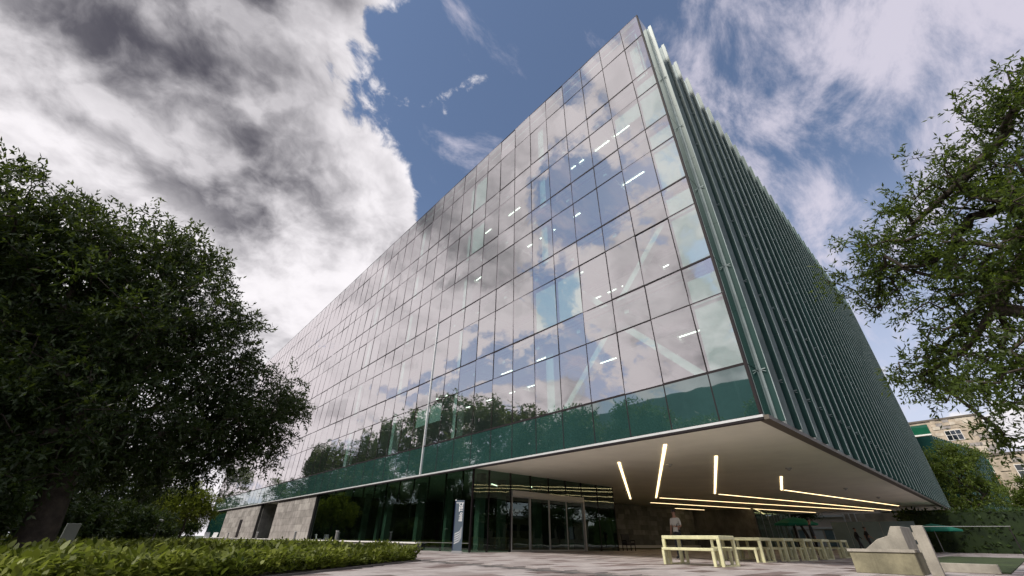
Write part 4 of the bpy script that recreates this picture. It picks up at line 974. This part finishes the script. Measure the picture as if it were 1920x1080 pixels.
person('person in dark clothes with long sleeves walking before the teal garden wall, hair short', (44.06, 9.14, 0), (0.4, -0.8), 1.70, dict(dk, long=True), walk)
person('person in dark short-sleeved top walking close behind another before the teal wall', (43.3, 8.35, 0), (0.4, -0.8), 1.75, dk, walk)

# ------------------------------------------------------------------ buildings around
gw = thing('garden_wall', 'plain teal grey panel wall behind the two walkers', 'wall', (57, 10.4, 0))
d_ = Vector((57.47 - 56.53, 7.85 - 13.0, 0)); 
for i in range(5):
    a_ = Vector((56.53, 13.0, 0)) + d_ * (i / 5 * 1.25 - 0.1); b_ = a_ + d_ * 0.245
    MB().bar(a_ + Vector((0, 0, 1.25)), b_ + Vector((0, 0, 1.25)), 0.2, 2.5).build('panel', M['teal_wall'], gw)
cb = thing('cream_building', 'low cream building with white bands seen through under the overhang', 'building', (92, 24, 0))
MB().box(86, 100, 14.0, 46, 0, 8).build('wall', M['cream'], cb)
for z in (2.55, 4.15): MB().box(85.86, 85.995, 14.0, 46, z, z + 0.3).build('band', M['white_wall'], cb)
for i in range(12):
    y0 = 14.3 + i * 2.6
    w_ = MB().box(85.93, 85.99, y0, y0 + 2.3, 0.25, 2.4).build('window', [M['teal_wall'], M['white_wall']][i % 2], cb)
    MB().box(85.88, 85.928, y0 + 1.1, y0 + 1.2, 0.25, 2.4).build('frame', M['white_wall'], w_)
bw = thing('brown_wall', 'brown stone garden wall with pale posts right of the cream building', 'wall', (82, 12, 0))
for c in range(7):
    u = 8.0; rr = random.Random(200 + c)
    while u < 17.0:
        ww = rr.uniform(0.7, 1.5); MB().box(81.9 + rr.uniform(0, .03), 82.2, u + .012, u + ww - .012, c * .62 + .01, (c + 1) * .62 - .01).build('stone', [M['brown_stone'], M['brown_stone2']][rr.random() < .3], bw); u += ww
for y0 in (16.2, 16.9, 17.6): MB().box(81.6, 81.75, y0, y0 + 0.14, 0, 4.4).build('post', M['white_wall'], bw)

def stone_block(label, x, y0, y1, h, wins, recess, seed):
    """brown stone block facing -x, built of separate stones"""
    t = thing('stone_building', label, 'building', (x + 6, (y0 + y1) / 2, 0))
    MB().box(x + 0.06, x + 14, y0, y1, 0, h).build('wall', M['brown_stone'], t)
    MB().box(x - 0.15, x + 14.1, y0 - 0.1, y1 + 0.1, h + 0.002, h + 0.35).build('roof_edge', M['fascia'], t)
    r = random.Random(seed); ch_ = 0.62; zt = h; n = 0
    while zt > h - 9.5 and n < 290:
        u = y0
        while u < y1 - 0.1 and n < 290:
            ww = min(r.uniform(0.8, 2.0), y1 - u)
            hit = any(u < b_ + .15 and u + ww > a_ - .15 and zt > c_ - .1 and zt - ch_ < d2 + .1 for a_, b_, c_, d2 in wins) or (recess and u + ww > recess[0] - .1)
            if not hit:
                MB().box(x - r.choice([0, .02, .05, .09]), x + 0.059, u + .015, u + ww - .015, zt - ch_ + .015, zt - .005).build('stone', r.choice([M['brown_stone'], M['brown_stone2'], M['brown_stone'], M['stone_l']]), t); n += 1
            u += ww
        zt -= ch_
    for a_, b_, c_, d2 in wins:
        w_ = MB().box(x + 0.0, x + 0.058, a_, b_, c_, d2).build('window', M['window_dark'], t)
        q = MB(); fw = 0.09
        q.box(x - 0.06, x - 0.001, a_ - fw, b_ + fw, d2, d2 + fw); q.box(x - 0.10, x - 0.001, a_ - fw, b_ + fw, c_ - fw, c_); q.box(x - 0.058, x - 0.001, a_ - fw, a_, c_ + .001, d2 - .001); q.box(x - 0.058, x - 0.001, b_, b_ + fw, c_ + .001, d2 - .001)
        for k in (1, 2): yy_ = a_ + (b_ - a_) * k / 3; q.box(x - 0.05, x - 0.001, yy_ - .04, yy_ + .04, c_ + .001, d2 - .001)
        zz_ = c_ + (d2 - c_) * .55; q.box(x - 0.045, x - 0.001, a_ + .001, b_ - .001, zz_ - .04, zz_ + .04); q.build('frame', M['white_wall'], w_)
    if recess:
        a_, b_ = recess; zt = h - 0.3
        while zt > h - 11:
            MB().box(x - 0.05, x + 0.05, a_, b_, zt - 2.1, zt - 0.2).build('balcony_panel', M['green_panel'], t)
            MB().box(x - 0.25, x + 0.05, a_, b_, zt - 2.4, zt - 2.12).build('ledge', M['white_wall'], t)
            MB().box(x + 0.0, x + 0.05, a_, b_, zt - 4.6, zt - 2.41).build('opening', M['wood'], t)
            zt -= 4.9
    return t
stone_block('tall brown stone block with white window and green balcony rising behind the library', 125, -2.0, 11.5, 23.0, [(1.8, 4.1, 18.9, 20.7), (1.8, 4.1, 13.6, 15.4)], (6.2, 11.4), 31)
stone_block('lower brown stone wing with white windows behind the bright trees', 112, -14.0, 2.2, 13.9, [(-4.9, -2.4, 10.2, 12.2), (-9.6, -7.0, 10.2, 12.2), (-4.9, -2.4, 5.2, 7.2)], (0.2, 2.1), 33)
fb = thing('finned_block', 'smaller dark green finned block partly hidden by the bright tree', 'building', (92, 2.5, 0))
A = Vector((84, 4.6, 0)); B = Vector((107, 0.55, 0)); dd = (B - A).normalized(); oo = Vector((dd.y, -dd.x, 0))
MB().prism([(A.x, A.y), (B.x, B.y), (B.x + 2, B.y + 10), (A.x + 2, A.y + 8)], 0, 13.8, 2).build('wall', M['side'], fb)
for i in range(23):
    p = A + dd * (0.5 + i * 1.0); MB().obox(p + oo * 0.16 + Vector((0, 0, 7.0)), dd * 0.04, oo * 0.15, (0, 0, 6.9)).build('fin', M['fin'], fb)
# the curved-roof block across the garden, mirrored in the lower glass
ob = thing('office_block', 'long pale block with gently curved roof mirrored in the lower glass band', 'building', (-48, 30, 0))
prof = [(-8, 0)] + [(-8 + 76 * t, 19.5 + 4.5 * math.sin(math.pi * (0.25 + 0.6 * (1 - t)))) for t in np.linspace(0, 1, 13)] + [(68, 0)]
MB().prism(prof, -56, -42, 0).build('wall', M['teal_wall'], ob)
wm = MB().box(0, 0.08, 0, 4.2, 0, 1.8).mesh('window', M['window_dark'])
for f in range(5):
    for i in range(13): link('window', wm, ob, (-42.02, -5.5 + i * 5.6, 1.2 + f * 3.7))
